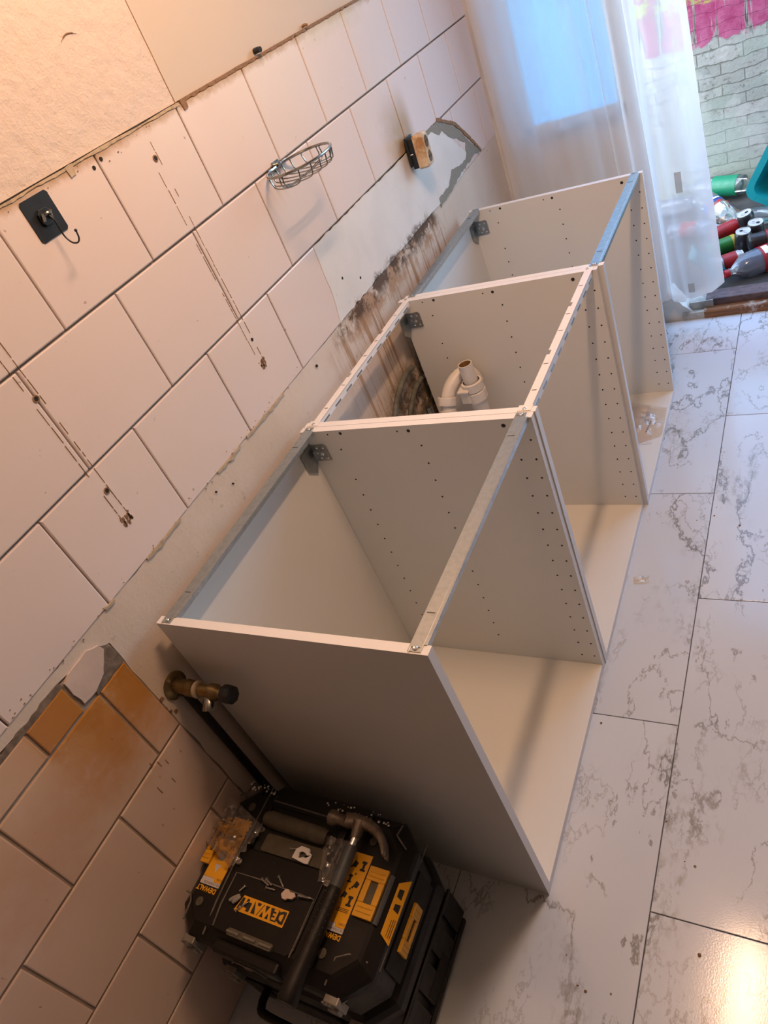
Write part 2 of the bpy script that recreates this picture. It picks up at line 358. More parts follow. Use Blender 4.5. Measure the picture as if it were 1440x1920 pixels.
M['steel_dark'] = simple('zinc_bracket_steel', (.38, .40, .40), .35, .9, .2, 60)
M['white_metal'] = simple('white_coated_metal', (.86, .84, .82), .35)
M['black_plastic'] = simple('black_tool_plastic', (.009, .0075, .007), .42, 0, .3, 30, .15, Specular_IOR_Level=.3)
M['black_lid'] = simple('charcoal_tool_plastic', (.012, .010, .009), .45, 0, .3, 30, .25, Specular_IOR_Level=.3)
M['black_rib'] = simple('scuffed_grey_edge', (.17, .155, .14), .5, 0, .4, 60)
M['yellow'] = simple('yellow_latch_plastic', (.80, .40, .015), .4, 0, .12, 30)
M['yellow_st'] = simple('yellow_sticker', (.86, .42, .02), .35, 0, .06, 20)
M['grey_st'] = simple('grey_sticker_strip', (.62, .58, .58), .4)
M['ink'] = simple('black_ink', (.02, .02, .02), .5)
M['grey_clip'] = simple('grey_metal_clip', (.34, .32, .29), .45, .6, .3, 50)
M['dull_pad'] = simple('olive_grey_pad', (.11, .095, .065), .6, 0, .3, 40)
M['hammer_steel'] = simple('worn_hammer_steel', (.30, .25, .20), .38, .75, .45, 45, .2)
M['chrome'] = simple('chrome', (.36, .36, .33), .2, 1, .3, 60)
M['bright_steel'] = simple('bright_steel', (.75, .75, .74), .22, 1)
M['grip_grey'] = simple('grey_rubber_grip', (.075, .085, .09), .5, 0, .2, 50)
M['grip'] = simple('black_rubber_grip', (.012, .010, .009), .5, 0, .2, 60, .3, Specular_IOR_Level=.3)
M['brass'] = simple('tarnished_brass', (.33, .24, .11), .38, .85, .45, 45, .2)
M['teflon'] = simple('cream_thread_tape', (.62, .52, .38), .6, 0, .2, 60)
M['pvc'] = simple('white_plastic_pipe', (.80, .76, .71), .32, 0, .14, 22)
M['pvc_in'] = simple('yellowed_pipe_inside', (.30, .17, .05), .5)
M['hose'] = simple('mouldy_hose', (.17, .17, .14), .6, 0, .6, 30, .3)
M['outlet'] = simple('scorched_cream_plastic', (.74, .60, .38), .45, 0, .35, 28)
M['outlet_in'] = simple('brown_socket_inside', (.13, .075, .02), .6, 0, .4, 50)
n = NM('scorched_socket_body'); x, y, z = n.xyz(); q = n.noise(28, 5, .7)
sc = n.mul(n.rng(q, .35, .6), n.rng(z, 1.03, 1.10, .5, 1)); n.bsdf(n.mix(n.mul(sc, .85), (.72, .62, .45), (.40, .18, .04)), .45, 0, n.bump(q, .2, .002)); M['outlet'] = n.m
M['hook_black'] = simple('matt_black_metal', (.018, .021, .026), .42, .2)
M['sheer'] = mat_sheer(); M['glass'] = mat_frosted(); M['pane'] = mat_film('clear_pane', (.9, .95, 1), .03, .3, .02)
M['frame'] = simple('white_window_frame', (.78, .78, .76), .4, 0, .1)
M['brick'] = mat_brick(); M['wood'] = mat_wood(); M['wood_grey'] = simple('faded_purple_paint', (.15, .10, .10), .7, 0, .45, 30, .5)
M['stone'] = simple('flaking_white_stone', (.55, .53, .47), .85, 0, .5, 22, .7)
M['ground'] = simple('dirty_concrete', (.06, .055, .05), .9, 0, .5, 14, .6)
M['teal'] = simple('turquoise_plastic', (.005, .26, .29), .32, 0, .06, 10)
M['pet'] = mat_film('clear_bottle_plastic', (.40, .45, .46), .16, .30, .10, 14, .25)
M['pet_grey'] = mat_film('smoky_bottle_plastic', (.20, .24, .31), .50, .30, .12, 14, .25)
M['bag'] = mat_film('clear_plastic_bag', (.85, .80, .76), .10, .50, .08, 60)
M['red'] = simple('red_plastic', (.42, .008, .014), .35); M['red_label'] = simple('red_paper_label', (.36, .010, .014), .45, 0, .2, 60)
M['blue_label'] = simple('blue_paper_label', (.02, .06, .26), .4, 0, .2, 50); M['green_label'] = simple('green_paper_label', (.005, .20, .10), .45, 0, .15, 50)
M['green'] = simple('green_can_paint', (.02, .17, .025), .35, 0, .2, 30); M['can_black'] = simple('black_can_paint', (.03, .028, .03), .3, .3)
M['can_top'] = simple('silver_can_aluminium', (.60, .60, .60), .35, .3); M['white'] = simple('white_print', (.85, .85, .83), .45)
M['orange'] = simple('orange_plastic', (.50, .16, .02), .4); M['yellow_rim'] = simple('yellow_can_paint', (.45, .30, .015), .35)
M['paper'] = simple('pale_paper', (.70, .66, .62), .6, 0, .08, 30); M['screw'] = simple('zinc_screw', (.60, .60, .58), .3, .9)
M['plug'] = simple('grey_wall_plug', (.33, .32, .30), .6, 0, .2, 60); M['crumb'] = simple('brown_crumb', (.22, .12, .05), .9)

# ------------------------------------------------------------------ the room
XR, YN, YF, ZC = 3.0, -2.6, 2.336, 2.6
TH = .2515; HH = .2004; ZT = 1.4883; ZB = ZT-3*HH      # tile width, height, top, bottom of upper field
def slab_mesh(rects, thick, axis, face, bev, mat, name, parent=None):
    """separate thin slabs (tiles) as one patterned surface; each gets a random value for its print"""
    bm = bmesh.new(); lay = bm.faces.layers.float.new('rnd')
    for (a0, a1, b0, b1) in rects:
        r = random.random()
        lo = [(a0, b0), (a1, b0), (a1, b1), (a0, b1)]; hi = [(a0+bev, b0+bev), (a1-bev, b0+bev), (a1-bev, b1-bev), (a0+bev, b1-bev)]
        mk = (lambda p, t: (t, p[0], p[1])) if axis == 'x' else (lambda p, t: (p[0], p[1], t))
        R3 = [[bm.verts.new(mk(p, face-thick)) for p in lo], [bm.verts.new(mk(p, face-bev*.5)) for p in lo], [bm.verts.new(mk(p, face)) for p in hi]]
        fs = [bm.faces.new(R3[2])]
        for u, v in ((0, 1), (1, 2)):
            for i in range(4): fs.append(bm.faces.new((R3[u][i], R3[u][(i+1) % 4], R3[v][(i+1) % 4], R3[v][i])))
        for f in fs: f[lay] = r
    o = struct(name, bm, mat, parent, origin=(0, 0, 0) if parent is None else None)
    return o
# floor: slabs 0.40 x 0.816
bm = bmesh.new(); box(bm, 0-.15, XR, YN, YF+.0, -.06, -.002); floor = struct('floor', bm, M['joint'], origin=(0, 0, 0))
rects = []
for i in range(-1, 7):
    x0 = .7902+(i-1)*.40; x1 = x0+.40
    fy = .022 if i % 2 else .4447
    k = -5
    while fy+k*.8162 < YF:
        y0 = max(fy+k*.8162, YN); y1 = min(fy+(k+1)*.8162, YF); k += 1
        if y1-y0 > .01 and x1 > -.1: rects.append((max(x0, -.02)+.0012, x1-.0012, y0+.0012, y1-.0012))
slab_mesh(rects, .004, 'z', 0, .0008, M['marble'], 'floor_planks', floor)
# left wall
bm = bmesh.new(); box(bm, -.16, -.0075, YN, YF+.1, -.06, ZC); wall_left = struct('wall_left', bm, M['grout'], origin=(0, 0, 0))
bm = bmesh.new(); box(bm, -.0074, -.0035, YN, .7295, ZT+.003, ZC); struct('rough_plaster', bm, M['wall_rough'], wall_left)
bm = bmesh.new(); box(bm, -.0074, -.006, .7310, YF, ZT+.003, ZC); struct('smooth_plaster', bm, M['wall_smooth'], wall_left)
rects = []
for r, off in enumerate((.2195, .0982, -.0319)):
    z1 = ZT-r*HH; z0 = z1-HH
    for j in range(-12, 12):
        y0 = off+j*TH; y1 = y0+TH
        if y1 < YN or y0 > YF: continue
        if r == 2 and .96 < y0 < 1.70: continue
        rects.append((max(y0, YN)+.0018, min(y1, YF-.002)-.0018, z0+(.0024 if r < 2 else 0), z1-.0024))
slab_mesh(rects, .008, 'x', 0, .0022, M['tile'], 'upper_tiles', wall_left)
bm = bmesh.new(); box(bm, -.0074, -.0030, YN, -.079, 0, .860); struct('lower_grout', bm, M['grout_low'], wall_left)
rects = []; ZL = .789; PL = -.1507
for r, off in ((-1, -.277), (0, PL), (1, -.2764+.0), (2, PL), (3, -.2764+.0)):
    z1 = ZL-r*HH; z0 = z1-HH
    if r == -1: z1 = .857
    for j in range(-12, 2):
        y0 = off+j*TH; y1 = min(y0+TH, -.080)
        if y1-y0 < .02: continue
        if r == -1 and y0 > -.3: y1 = -.187
        rects.append((max(y0, YN)+.0028, y1-.0028, max(z0, 0)+.0030, z1-.0030))
slab_mesh(rects, .008, 'x', 0, .002, M['tile_low'], 'lower_tiles', wall_left)
# plaster strip under the upper tiles, and everything right of the chase
bm = bmesh.new()
prism(bm, jag([(YN, .872), (-.40, .870), (-.32, .866), (-.262, .864), (-.215, .864), (-.19, .866), (-.12, .858), (-.079, .835), (-.079, .79), (-.077, .0), (YF, 0), (YF, ZB-.001), (.2, ZB-.001), (-.02, ZB), (YN, ZB)], .03, .0022, 1), 'x', -.0074, -.002)
struct('stained_plaster_strip', bm, M['plaster'], wall_left)
# smooth filler skim in the third row and the broken edge around it
bm = bmesh.new()
prism(bm, jag([(.955, 1.085), (1.75, 1.085), (1.83, 1.084), (1.90, 1.03), (2.02, .93), (2.00, .905), (1.93, .888), (1.70, .885), (.98, .888), (.935, .888), (.952, .95)], .02, .002, 4), 'x', -.003, .0012)
struct('filler_skim', bm, M['skim'], wall_left)
bm = bmesh.new()
prism(bm, jag([(1.70, 1.088), (1.852, 1.092), (1.975, 1.035), (2.055, .965), (2.14, .893), (2.06, .905), (2.03, .90), (1.93, .896), (1.80, .880), (1.70, .872), (1.70, .90), (1.79, .900), (1.86, .93), (1.93, .92), (1.99, .915), (2.01, .93), (2.03, .96), (1.965, 1.00), (1.92, 1.015), (1.87, 1.055), (1.83, 1.052), (1.80, 1.075)], .012, .0035, 8), 'x', -.002, .0018)
struct('exposed_adhesive', bm, M['adhesive'], wall_left)
bm = bmesh.new()
prism(bm, jag([(1.852, 1.090), (1.98, 1.035), (2.06, .968), (2.142, .893), (2.15, .897), (2.07, .976), (1.985, 1.045), (1.858, 1.098)], .01, .0018, 3), 'x', -.002, .0035)
struct('broken_tile_edge', bm, M['residue'], wall_left)
# filler patch and crumbled mortar by the end of the lower tiles
bm = bmesh.new()
prism(bm, jag([(-.181, .857), (-.165, .862), (-.137, .862), (-.118, .864), (-.097, .853), (-.094, .838), (-.124, .806), (-.152, .797), (-.180, .799), (-.184, .83)], .01, .0018, 5), 'x', -.004, .0012)
struct('filler_patch', bm, M['skim_pink'], wall_left)
bm = bmesh.new()
prism(bm, jag([(-.098, .853), (-.079, .825), (-.079, .789), (-.155, .789), (-.152, .797), (-.124, .808), (-.094, .836)], .006, .002, 5), 'x', -.0074, -.001)
prism(bm, jag([(-.186, .868), (-.183, .850), (-.28, .852), (-.31, .852), (YN, .856), (YN, .874), (-.40, .872), (-.32, .868), (-.262, .866), (-.215, .867)], .010, .0028, 6), 'x', -.0074, -.001)
struct('crumbled_mortar', bm, M['rubble'], wall_left)
# the two tiles below the chase corner carry a little raw sealant along the tile edge
bm = bmesh.new()
random.seed(3)
y = .10
segs = [(-.045, -.02), (.08, .19), (.33, .42), (.45, .62)]
for a, b in segs:
    pts = [(a, ZB+.001)]; k = int((b-a)/.008)
    for i in range(k+1): pts.append((a+(b-a)*i/k, ZB-.003-abs(mnoise.noise(Vector((a*50+i*.7, 1, 2))))*.011*math.sin(PI*(i+.4)/(k+.8))))
    pts.append((b, ZB+.001))
    prism(bm, pts, 'x', -.002, .0015)
struct('tile_edge_sealant', bm, M['caulk'], wall_left)
bm = bmesh.new(); pts = []
k = 700
for i in range(k+1): yy = YN+(0.735-YN)*i/k; pts.append((yy, ZT+.001+mnoise.noise(Vector((yy*9, 0, 5)))*.0018))
for i in range(k, -1, -1): yy = YN+(0.735-YN)*i/k; pts.append((yy, ZT-.003+mnoise.noise(Vector((yy*17, 3, 5)))*.0035+mnoise.noise(Vector((yy*90, 3, 5)))*.0016))
prism(bm, pts, 'x', -.004, .0014)
struct('top_edge_sealant', bm, M['caulk'], wall_left)
bm = bmesh.new(); pts = []; k = 200
for i in range(k+1): yy = .74+(1.95-.74)*i/k; pts.append((yy, ZT+.004+mnoise.noise(Vector((yy*14, 0, 5)))*.001))
for i in range(k, -1, -1): yy = .74+(1.95-.74)*i/k; pts.append((yy, ZT-.002+mnoise.noise(Vector((yy*60, 3, 5)))*.004))
prism(bm, pts, 'x', -.004, .0008)
struct('top_edge_grime_shadow', bm, M['residue'], wall_left)  # brown strip: edge grime, with the tile edge's shadow painted in
# crack between the two upper plasters
bm = bmesh.new(); prism(bm, jag([(.7288, ZT), (.7312, ZT), (.7310, 2.0), (.7298, 2.0)], .03, .0006, 2), 'x', -.006, -.0030); struct('plaster_crack', bm, M['residue'], wall_left)
# ghost outlines of two old rails: thin broken lines of residue
bm = bmesh.new(); random.seed(11)
def ghost(y0, y1, za, zb, keep, w=.0009):
    for yy in (y0, y1):
        z = za
        while z > zb:
            L = random.uniform(.008, .035)
            if random.random() < keep(z):
                ww = w*random.uniform(.25, .7); yo = yy+random.uniform(-.0006, .0006); box(bm, -.001, .0009, yo-ww, yo+ww, z-L, z)
            z -= L+random.uniform(.001, .006)
    for i in range(26):
        yo = random.uniform(y0-.002, y1+.003); zo = zb+random.uniform(-.008, .012); s = random.uniform(.0008, .0022); box(bm, -.001, .0010, yo-s, yo+s, zo-s*1.6, zo+s*1.6)
ghost(.5945, .6120, 1.475, .975, lambda z: .45 if z > 1.29 else .85)
ghost(.0880, .1060, 1.335, .972, lambda z: .85)
for i in range(90):
    a, b = random.choice([(-.04, .62), (.3, .73), (-.3, .0)]); yo = random.uniform(a, b); zo = random.choice([ZT-.012, ZB+.006])+random.gauss(0, .006); s = random.uniform(.0006, .0022)
    s *= .55; prism(bm, [(yo-s*2, zo), (yo-s*.3, zo-s*1.2), (yo+s*1.7, zo-s*.3), (yo+s*.4, zo+s)], 'x', -.001, .0010)
struct('rail_residue', bm, M['residue'], wall_left)
bm = bmesh.new()
for yy, zz, r in ((.4806, 1.474, .0036), (.4561, 1.468, .0036), (.6035, 1.430, .0040), (.0975, 1.2363, .0036), (.099, 1.0392, .0036), (.6090, 1.0356, .0036), (.62, 1.2, .0)):
    if r: disc(bm, (-.002, yy, zz), 'x', r, .0032, 12, 0)
for yy, zz in ((.6035, 1.430), (.0975, 1.2363), (.099, 1.0392)):
    lathe(bm, [(.0042, 0), (.0062, 0), (.0062, .001), (.0042, .001)], 14, Matrix.Translation((.0004, yy, zz)) @ Matrix.Rotation(PI/2, 4, 'Y'), 1, False)
for yy, zz, r in ((.7726, .8616, .0035), (1.02, .97, .004), (1.10, .93, .004), (.30, .86, .002), (.35, .84, .002)): disc(bm, (-.003, yy, zz), 'x', r, .0046, 9, 0)
struct('screw_holes', bm, [M['dark'], M['residue']], wall_left)
for nm, yy, zz in (('notch', .406, 1.482), ('notch', .748, 1.482)):
    bm = bmesh.new(); prism(bm, jag([(yy-.009, zz+.006), (yy+.010, zz+.008), (yy+.008, zz-.008), (yy-.006, zz-.010)], .004, .001, yy), 'x', -.003, .0022); struct('chipped_notch', bm, M['residue'] if yy > .7 else M['caulk'], wall_left)
bm = bmesh.new(); tube(bm, smooth_path([(-.003, .536, 1.645), (-.0028, .551, 1.652), (-.003, .565, 1.652), (-.0032, .577, 1.648)]), [.0004]*4+[.0012]*11+[.0004]*4, 6); struct('scuff_mark', bm, M['residue'], wall_left)
# thick scratches low on the tiles next to the boxes
bm = bmesh.new()
for (yy, zz, l) in ((-.175, .60, .012), (-.163, .585, .016), (-.196, .55, .02), (-.165, .53, .014), (-.15, .57, .012)): box(bm, -.001, .0006, yy-.0007, yy+.0007, zz-l, zz)
struct('scratches', bm, M['residue'], wall_left)

# far wall with window, door opening
WX0, WX1, WZ0, WZ1 = .105, .480, .835, 2.1
DX0, DX1, DZ1 = .505, 1.75, 2.1
YO = YF+.12
bm = bmesh.new()
box(bm, -.16, WX0, YF, YO, -.06, ZC); box(bm, WX0, WX1, YF, YO, -.06, WZ0); box(bm, WX0, WX1, YF, YO, WZ1, ZC)
box(bm, WX1, DX0, YF, YO, -.06, ZC); box(bm, DX0, DX1, YF, YO, DZ1, ZC); box(bm, DX1, XR+.1, YF, YO, -.06, ZC)
prism(bm, jag([(DX0-.01, -.02), (.635, -.02), (.615, .03), (.575, .07), (.545, .12), (DX0-.01, .16)], .02, .004, 3), 'y', YF+.005, YF+.09)
wall_far = struct('wall_far', bm, M['wall_far'], origin=(0, YF, 0))
bm = bmesh.new()
for a, b, c, d in ((WX0, WX0+.03, WZ0, WZ1), (WX1-.03, WX1, WZ0, WZ1), (WX0, WX1, WZ0, WZ0+.035), (WX0, WX1, WZ1-.035, WZ1)): box(bm, a, b, YF+.02, YF+.07, c, d)
win = struct('window_1', bm, M['frame'], bevel=.003)
bm = bmesh.new(); box(bm, WX0+.028, WX1-.028, YF+.042, YF+.047, WZ0+.03, WZ1-.03); struct('window_glass', bm, M['glass'], win)
bm = bmesh.new(); prism(bm, jag([(WX0-.01, WZ0-.018), (WX1+.01, WZ0-.018), (WX1+.01, WZ0+.006), (WX0-.01, WZ0+.006)], .02, .002, 7), 'y', YF-.012, YF+.025); struct('window_sill', bm, M['stone'], win)
bm = bmesh.new()
box(bm, DX0, DX0+.022, YF+.01, YO-.01, .14, DZ1); box(bm, DX1-.03, DX1, YF+.01, YO-.01, .07, DZ1); box(bm, DX0, DX1, YF+.01, YO-.01, DZ1-.03, DZ1)
door = struct('door_1', bm, M['frame'])
# threshold
bm = bmesh.new(); prism(bm, [(YF-.004, 0), (YF+.05, 0), (YF+.05, .034), (YF+.004, .034), (YF-.004, .026)], 'x', .655, DX1); th = struct('trim_1', bm, M['wood'], bevel=.003)
bm = bmesh.new(); box(bm, .66, DX1, YF+.03, YF+.11, .0, .064); struct('threshold_board', bm, M['wood_grey'], th, bevel=.004)
bm = bmesh.new(); prism(bm, jag([(.575, YF-.003), (.665, YF-.004), (.67, YF+.10), (.575, YF+.10)], .02, .003, 9), 'z', 0, .030); prism(bm, jag([(.60, YF+.02), (.69, YF+.025), (.69, YF+.11), (.60, YF+.11)], .02, .003, 2), 'z', .02, .062)
struct('threshold_stone', bm, M['stone'], th)
# other walls, ceiling
bm = bmesh.new(); box(bm, XR, XR+.1, YN, YF, -.06, ZC); struct('wall_right', bm, M['wall_plain'])
bm = bmesh.new(); box(bm, -.16, XR+.1, YN-.1, YN, -.06, ZC); struct('wall_near', bm, M['wall_plain'])
bm = bmesh.new(); box(bm, -.16, XR+.1, YN-.1, YO, ZC, ZC+.1); struct('ceiling', bm, M['ceiling'])
# outside
bm = bmesh.new(); box(bm, -2.5, 4.5, YO-.01, 3.56, -.08, .058); struct('outside_ground', bm, M['ground'])
bm = bmesh.new(); box(bm, -2.5, 4.5, 3.45, 3.57, .0, 1.02); struct('outside_brick_wall', bm, M['brick'])
portal(((DX0+DX1)/2, YO+.02, 1.07), (-PI/2, 0, 0), DX1-DX0, 2.06)
portal(((WX0+WX1)/2, YO+.02, 1.5), (-PI/2, 0, 0), .35, 1.2)

# ------------------------------------------------------------------ cabinets
T = .018
def holes_on(bm, y, sgn, xf, xb, rear=True):
    """shelf pin holes on an inner face at y, opening towards sgn"""
    def h(x, z, r=.0024): disc(bm, (x, y-sgn*.0005, z), (0, sgn, 0), r, .0009, 8, 1)
    for k in range(15):
        z = .745-k*.0495; h(xf-.0145, z)
        if k: h(xf-.0465, z)
        if k < 14: h(xf-.262, z-.0)
        if rear: h(xf-.474, z-.0415 if k else z+.0)
    h(xb+.076, .7897, .002); h(xb+.112, .7905, .004); h(xb+.26, .7864, .002); h(xb+.288, .786, .0042); h(xf-.062, .784, .0048)
def rail(name, x0, y0, y1, lip, par, white=False, lipside=1):
    bm = bmesh.new(); z = .8003; w = .0225
    xa, xb_ = x0, x0+w
    if not white:
        box(bm, xa, xb_, y0+.003, y1-.003, z, z+.0014); lx = xb_ if lipside > 0 else xa
        box(bm, lx-.0006, lx+.0008 + .0042*lipside if lipside > 0 else lx+.0006, y0+.017, y1-.017, z-.0012, z+.0012)
        box(bm, (lx+.0042) if lipside > 0 else lx-.0014, (lx+.0056) if lipside > 0 else lx, y0+.0185, y1-.0185, z-lip, z+.0012)
        for t in (.018, .13, .87, .982):
            yy = y0+(y1-y0)*t; box(bm, xa+.004, xb_-.004, yy-.0009, yy+.0009, z+.0013, z+.0020, 1)
        for yy in (y0+.006, y1-.006): box(bm, xa+.002, xa+.0032, yy-.006, yy+.012*0+.006, z+.0013, z+.0018)
        o = obj(name, bm, [M['galv'], M['joint']], par, bevel=.0004)
    else:
        ys = [y0+.003, y0+.022, y0+.030, y0+.034]; L = y1-y0; n1, n2 = y0+L*.36, y0+L*.70
        def X(a): return (xa+a) if lipside > 0 else (xa+w+.006-a)
        def quad(a0, a1, b0, b1): box(bm, min(X(a0), X(a1)), max(X(a0), X(a1)), b0, b1, z, z+.0014)
        quad(-.003, .026, y0+.003, y0+.022); quad(-.003, .026, y1-.022, y1-.003)
        for a, b in ((y0+.022, n1-.012), (n1+.006, n2-.012), (n2+.006, y1-.022)): quad(.006, .0245, a, b)
        for c in (n1, n2): quad(.0125, .0245, c-.012, c+.006)
        lx = X(.0245); box(bm, min(lx, lx-lipside*.0014), max(lx, lx-lipside*.0014), y0+.02, y1-.02, z-lip, z+.0008)
        for t in (.12, .28, .5, .62, .84):
            yy = y0+L*t; xs = sorted((X(.009), X(.019))); box(bm, xs[0], xs[1], yy-.0011, yy+.0011, z+.0013, z+.0017, 1)
        for k in range(9):
            yy = y0+.05+(L-.1)*k/8; box(bm, lx+lipside*.0000, lx+lipside*.0007, yy-.018, yy+.012, z-lip*.85, z-lip*.55, 2)
        o = obj(name, bm, [M['white_metal'], M['joint'], M['steel_dark']], par)
    for yy in (y0+.009, y1-.009):
        sb = bmesh.new(); lathe(sb, [(.0045, 0), (.0045, .0009), (.0030, .0020), (.0012, .0016), (.0001, .0010)], 12, Matrix.Translation(((xa+xb_)/2, yy, z+.0014)))
        obj('screw', sb, M['screw'], o, smooth=True)
    return o
def bracket(par, x, y, z):
    bm = bmesh.new(); t = .002
    a = [(x, z+.022), (x+.038, z+.024), (x+.044, z+.019), (x+.044, z-.022), (x+.038, z-.024), (x+.004, z-.024), (x, z-.020)]
    prism(bm, a, 'y', y-t, y)
    prism(bm, [(y, z+.024), (y-.045, z+.024), (y-.048, z+.018), (y-.048, z-.022), (y-.020, z-.046), (y, z-.022)], 'x', x-.0005, x+t)
    for dx, dz, r in ((.016, .014, .0038), (.034, .014, .0034), (.025, -.003, .0052), (.018, -.015, .0034), (.036, -.015, .0034), (.012, .0, .0030)):
        lathe(bm, [(r, 0), (r, .0012), (r*.5, .0022), (.0001, .0014)], 10, Matrix.Translation((x+dx, y-t, z+dz)) @ Matrix.Rotation(PI/2, 4, 'X'), 1)
    box(bm, x+.010, x+.013, y-t-.012, y-t, z-.012, z+.010)
    return obj('corner_bracket', bm, [M['steel_dark'], M['bright_steel']], par)
def cabinet(y0, w, xf, label, white=False, back=True, name='base_cabinet'):
    xb = xf-.5674; y1 = y0+w
    t = thing(name, label, 'cabinet', ((xb+xf)/2, (y0+y1)/2, 0), 'row of white base cabinets')
    for a, sgn in ((y0, 1), (y1-T, -1)):
        bm = bmesh.new()
        box(bm, xb, xf, a, a+T, 0, .8, 0)
        for f in bm.faces:
            c = f.calc_center_median()
            if abs(c.z-.8) < 1e-4 or abs(c.x-xf) < 1e-4: f.material_index = 2
        holes_on(bm, a+T if sgn > 0 else a, sgn, xf, xb)
        obj('side_panel', bm, [M['lam'], M['dark'], M['lam_edge']], t)
    bm = bmesh.new(); box(bm, xb+.012, xf-.0005, y0+T+.0004, y1-T-.0004, .0005, T)
    for f in bm.faces:
        if abs(f.calc_center_median().x-(xf-.0005)) < 1e-4: f.material_index = 1
    obj('bottom_panel', bm, [M['lam'], M['lam_edge']], t)
    if back:
        bm = bmesh.new(); box(bm, xb+.006, xb+.0095, y0+T+.0006, y1-T-.0006, .0185, .788); obj('back_panel', bm, M['lam'], t)
    else:
        bm = bmesh.new(); box(bm, xb+.006, xb+.0095, y0+T+.0006, y1-T-.0006, .0185, .10); obj('back_panel', bm, M['lam'], t)
    rail('front_rail', xf-.0350, y0, y1, .009 if not white else .017, t, white, 1)
    rail('rear_rail', xb+.0122, y0, y1, .009 if not white else .014, t, white, 1)
    bracket(t, xb+.0115, y1-T-.0002, .740)
    return t
c1 = cabinet(0, .5963, .5928, 'nearest open white cabinet, beside the black toolboxes, with grey steel top rails')
c2 = cabinet(.5973, .6109, .5954, 'middle open white cabinet with white notched top rails and drain pipes inside', True, False)
c3 = cabinet(1.2092, .6107, .6077, 'farthest open white cabinet, next to the curtain, with grey steel top rails')

# ------------------------------------------------------------------ drain pipes inside middle cabinet
DP = Vector((.222, 1.094, 0))
t = thing('drain_pipe', 'white plastic drain pipes with ribbed collars standing inside the middle cabinet', 'pipe', (.20, 1.09, .018))
top = Vector((.214, 1.105, .628)); base = Vector((.236, 1.105, .06))
bm = bmesh.new(); d = (top-base).normalized(); rot = d.to_track_quat('Z', 'Y').to_matrix().to_4x4(); L = (top-base).length
mt = Matrix.Translation(base) @ rot
lathe(bm, [(.0235, 0), (.0235, L-.15), (.026, L-.14), (.026, L-.095), (.0205, L-.09), (.0205, L), (.0178, L), (.0178, L-.10)], 26, mt, 0, False)
obj('standpipe', bm, M['pvc'], t, smooth=True)
bm = bmesh.new(); lathe(bm, [(.0176, L-.06), (.0176, L-.055), (.001, L-.055)], 20, mt, 0, False); lathe(bm, [(.0177, L-.1), (.0177, L-.002)], 20, mt, 0, False); obj('pipe_bore', bm, M['pvc_in'], t, smooth=True)
def collar(name, c, d, r, h, par):
    bm = bmesh.new(); rt = Matrix.Translation(c) @ Vector(d).to_track_quat('Z', 'Y').to_matrix().to_4x4(); seg = 40
    rings = []
    for rr, hh in ((r*.86, 0), (r, .002), (r, h-.002), (r*.90, h), (r*.8, h)):
        rings.append([rt @ Vector((math.cos(2*PI*k/seg)*(rr+(.0009 if k % 4 < 2 and rr == r else 0)), math.sin(2*PI*k/seg)*(rr+(.0009 if k % 4 < 2 and rr == r else 0)), hh)) for k in range(seg)])
    loft(bm, rings, False); return obj(name, bm, M['pvc'], par, smooth=True)
collar('threaded_collar', base+d*(L-.085), d, .0305, .028, t)
collar('threaded_collar', base+d*(L-.118), d, .0315, .032, t)
# the trap arm rising beside it
A = [(.150, 1.040, .30), (.146, 1.045, .46), (.144, 1.058, .52), (.150, 1.085, .556), (.164, 1.115, .574), (.180, 1.137, .578), (.196, 1.155, .565), (.205, 1.16, .53)]
bm = bmesh.new(); tube(bm, smooth_path(A, 8), .0205, 24); obj('trap_arm', bm, M['pvc'], t, smooth=True)
collar('threaded_collar', Vector((.1425, 1.058, .524)), (.01, .05, .09), .0275, .026, t)
bm = bmesh.new(); tube(bm, smooth_path([(.144, 1.052, .515), (.145, 1.043, .48), (.150, 1.035, .42), (.150, 1.035, .18), (.160, 1.05, .10), (.19, 1.07, .075), (.22, 1.09, .085), (.236, 1.105, .12)], 6), .0235, 24); obj('trap_bend', bm, M['pvc'], t, smooth=True)
bm = bmesh.new(); box(bm, .185, .212, 1.07, 1.095, .515, .553); box(bm, .180, .216, 1.065, 1.098, .551, .560); obj('side_inlet', bm, M['pvc'], t, bevel=.004)

# hoses and stop taps behind the middle cabinet
bm = bmesh.new(); tube(bm, smooth_path([(.010, 1.165, .60), (.016, 1.10, .612), (.018, 1.02, .59), (.016, .965, .545), (.016, .94, .47), (.016, .935, .30), (.014, .93, .03)], 8), .0085, 12)
tag(obj('water_hose', bm, M['hose'], smooth=True), 'mouldy grey hose curving against the stained wall behind the middle cabinet', 'hose')
bm = bmesh.new(); tube(bm, smooth_path([(.012, 1.19, .545), (.018, 1.13, .550), (.019, 1.06, .520), (.018, 1.01, .465), (.018, .990, .38), (.016, .98, .03)], 8), .0075, 12)
tag(obj('water_hose', bm, M['hose'], smooth=True), 'second grey hose in the wall corner, nearer the drain pipes', 'hose')
t = thing('stop_tap', 'small metal stop tap low behind the white drain pipes', 'valve', (.055, 1.08, .02))
bm = bmesh.new(); tube(bm, [(.07, 1.075, .02), (.07, 1.075, .50)], .0075, 12); tube(bm, [(.07, 1.075, .47), (.07, 1.075, .515)], .011, 8); obj('tap_body', bm, M['chrome'], t, smooth=True)
bm = bmesh.new(); tube(bm, [(.07, 1.075, .4), (.09, 1.11, .46), (.10, 1.13, .475)], .013, 10); obj('tap_handle', bm, M['galv'], t, smooth=True)
bm = bmesh.new(); disc(bm, (.07, 1.075, .5151), 'z', .007, .0006, 12); obj('tap_opening', bm, M['dark'], t)

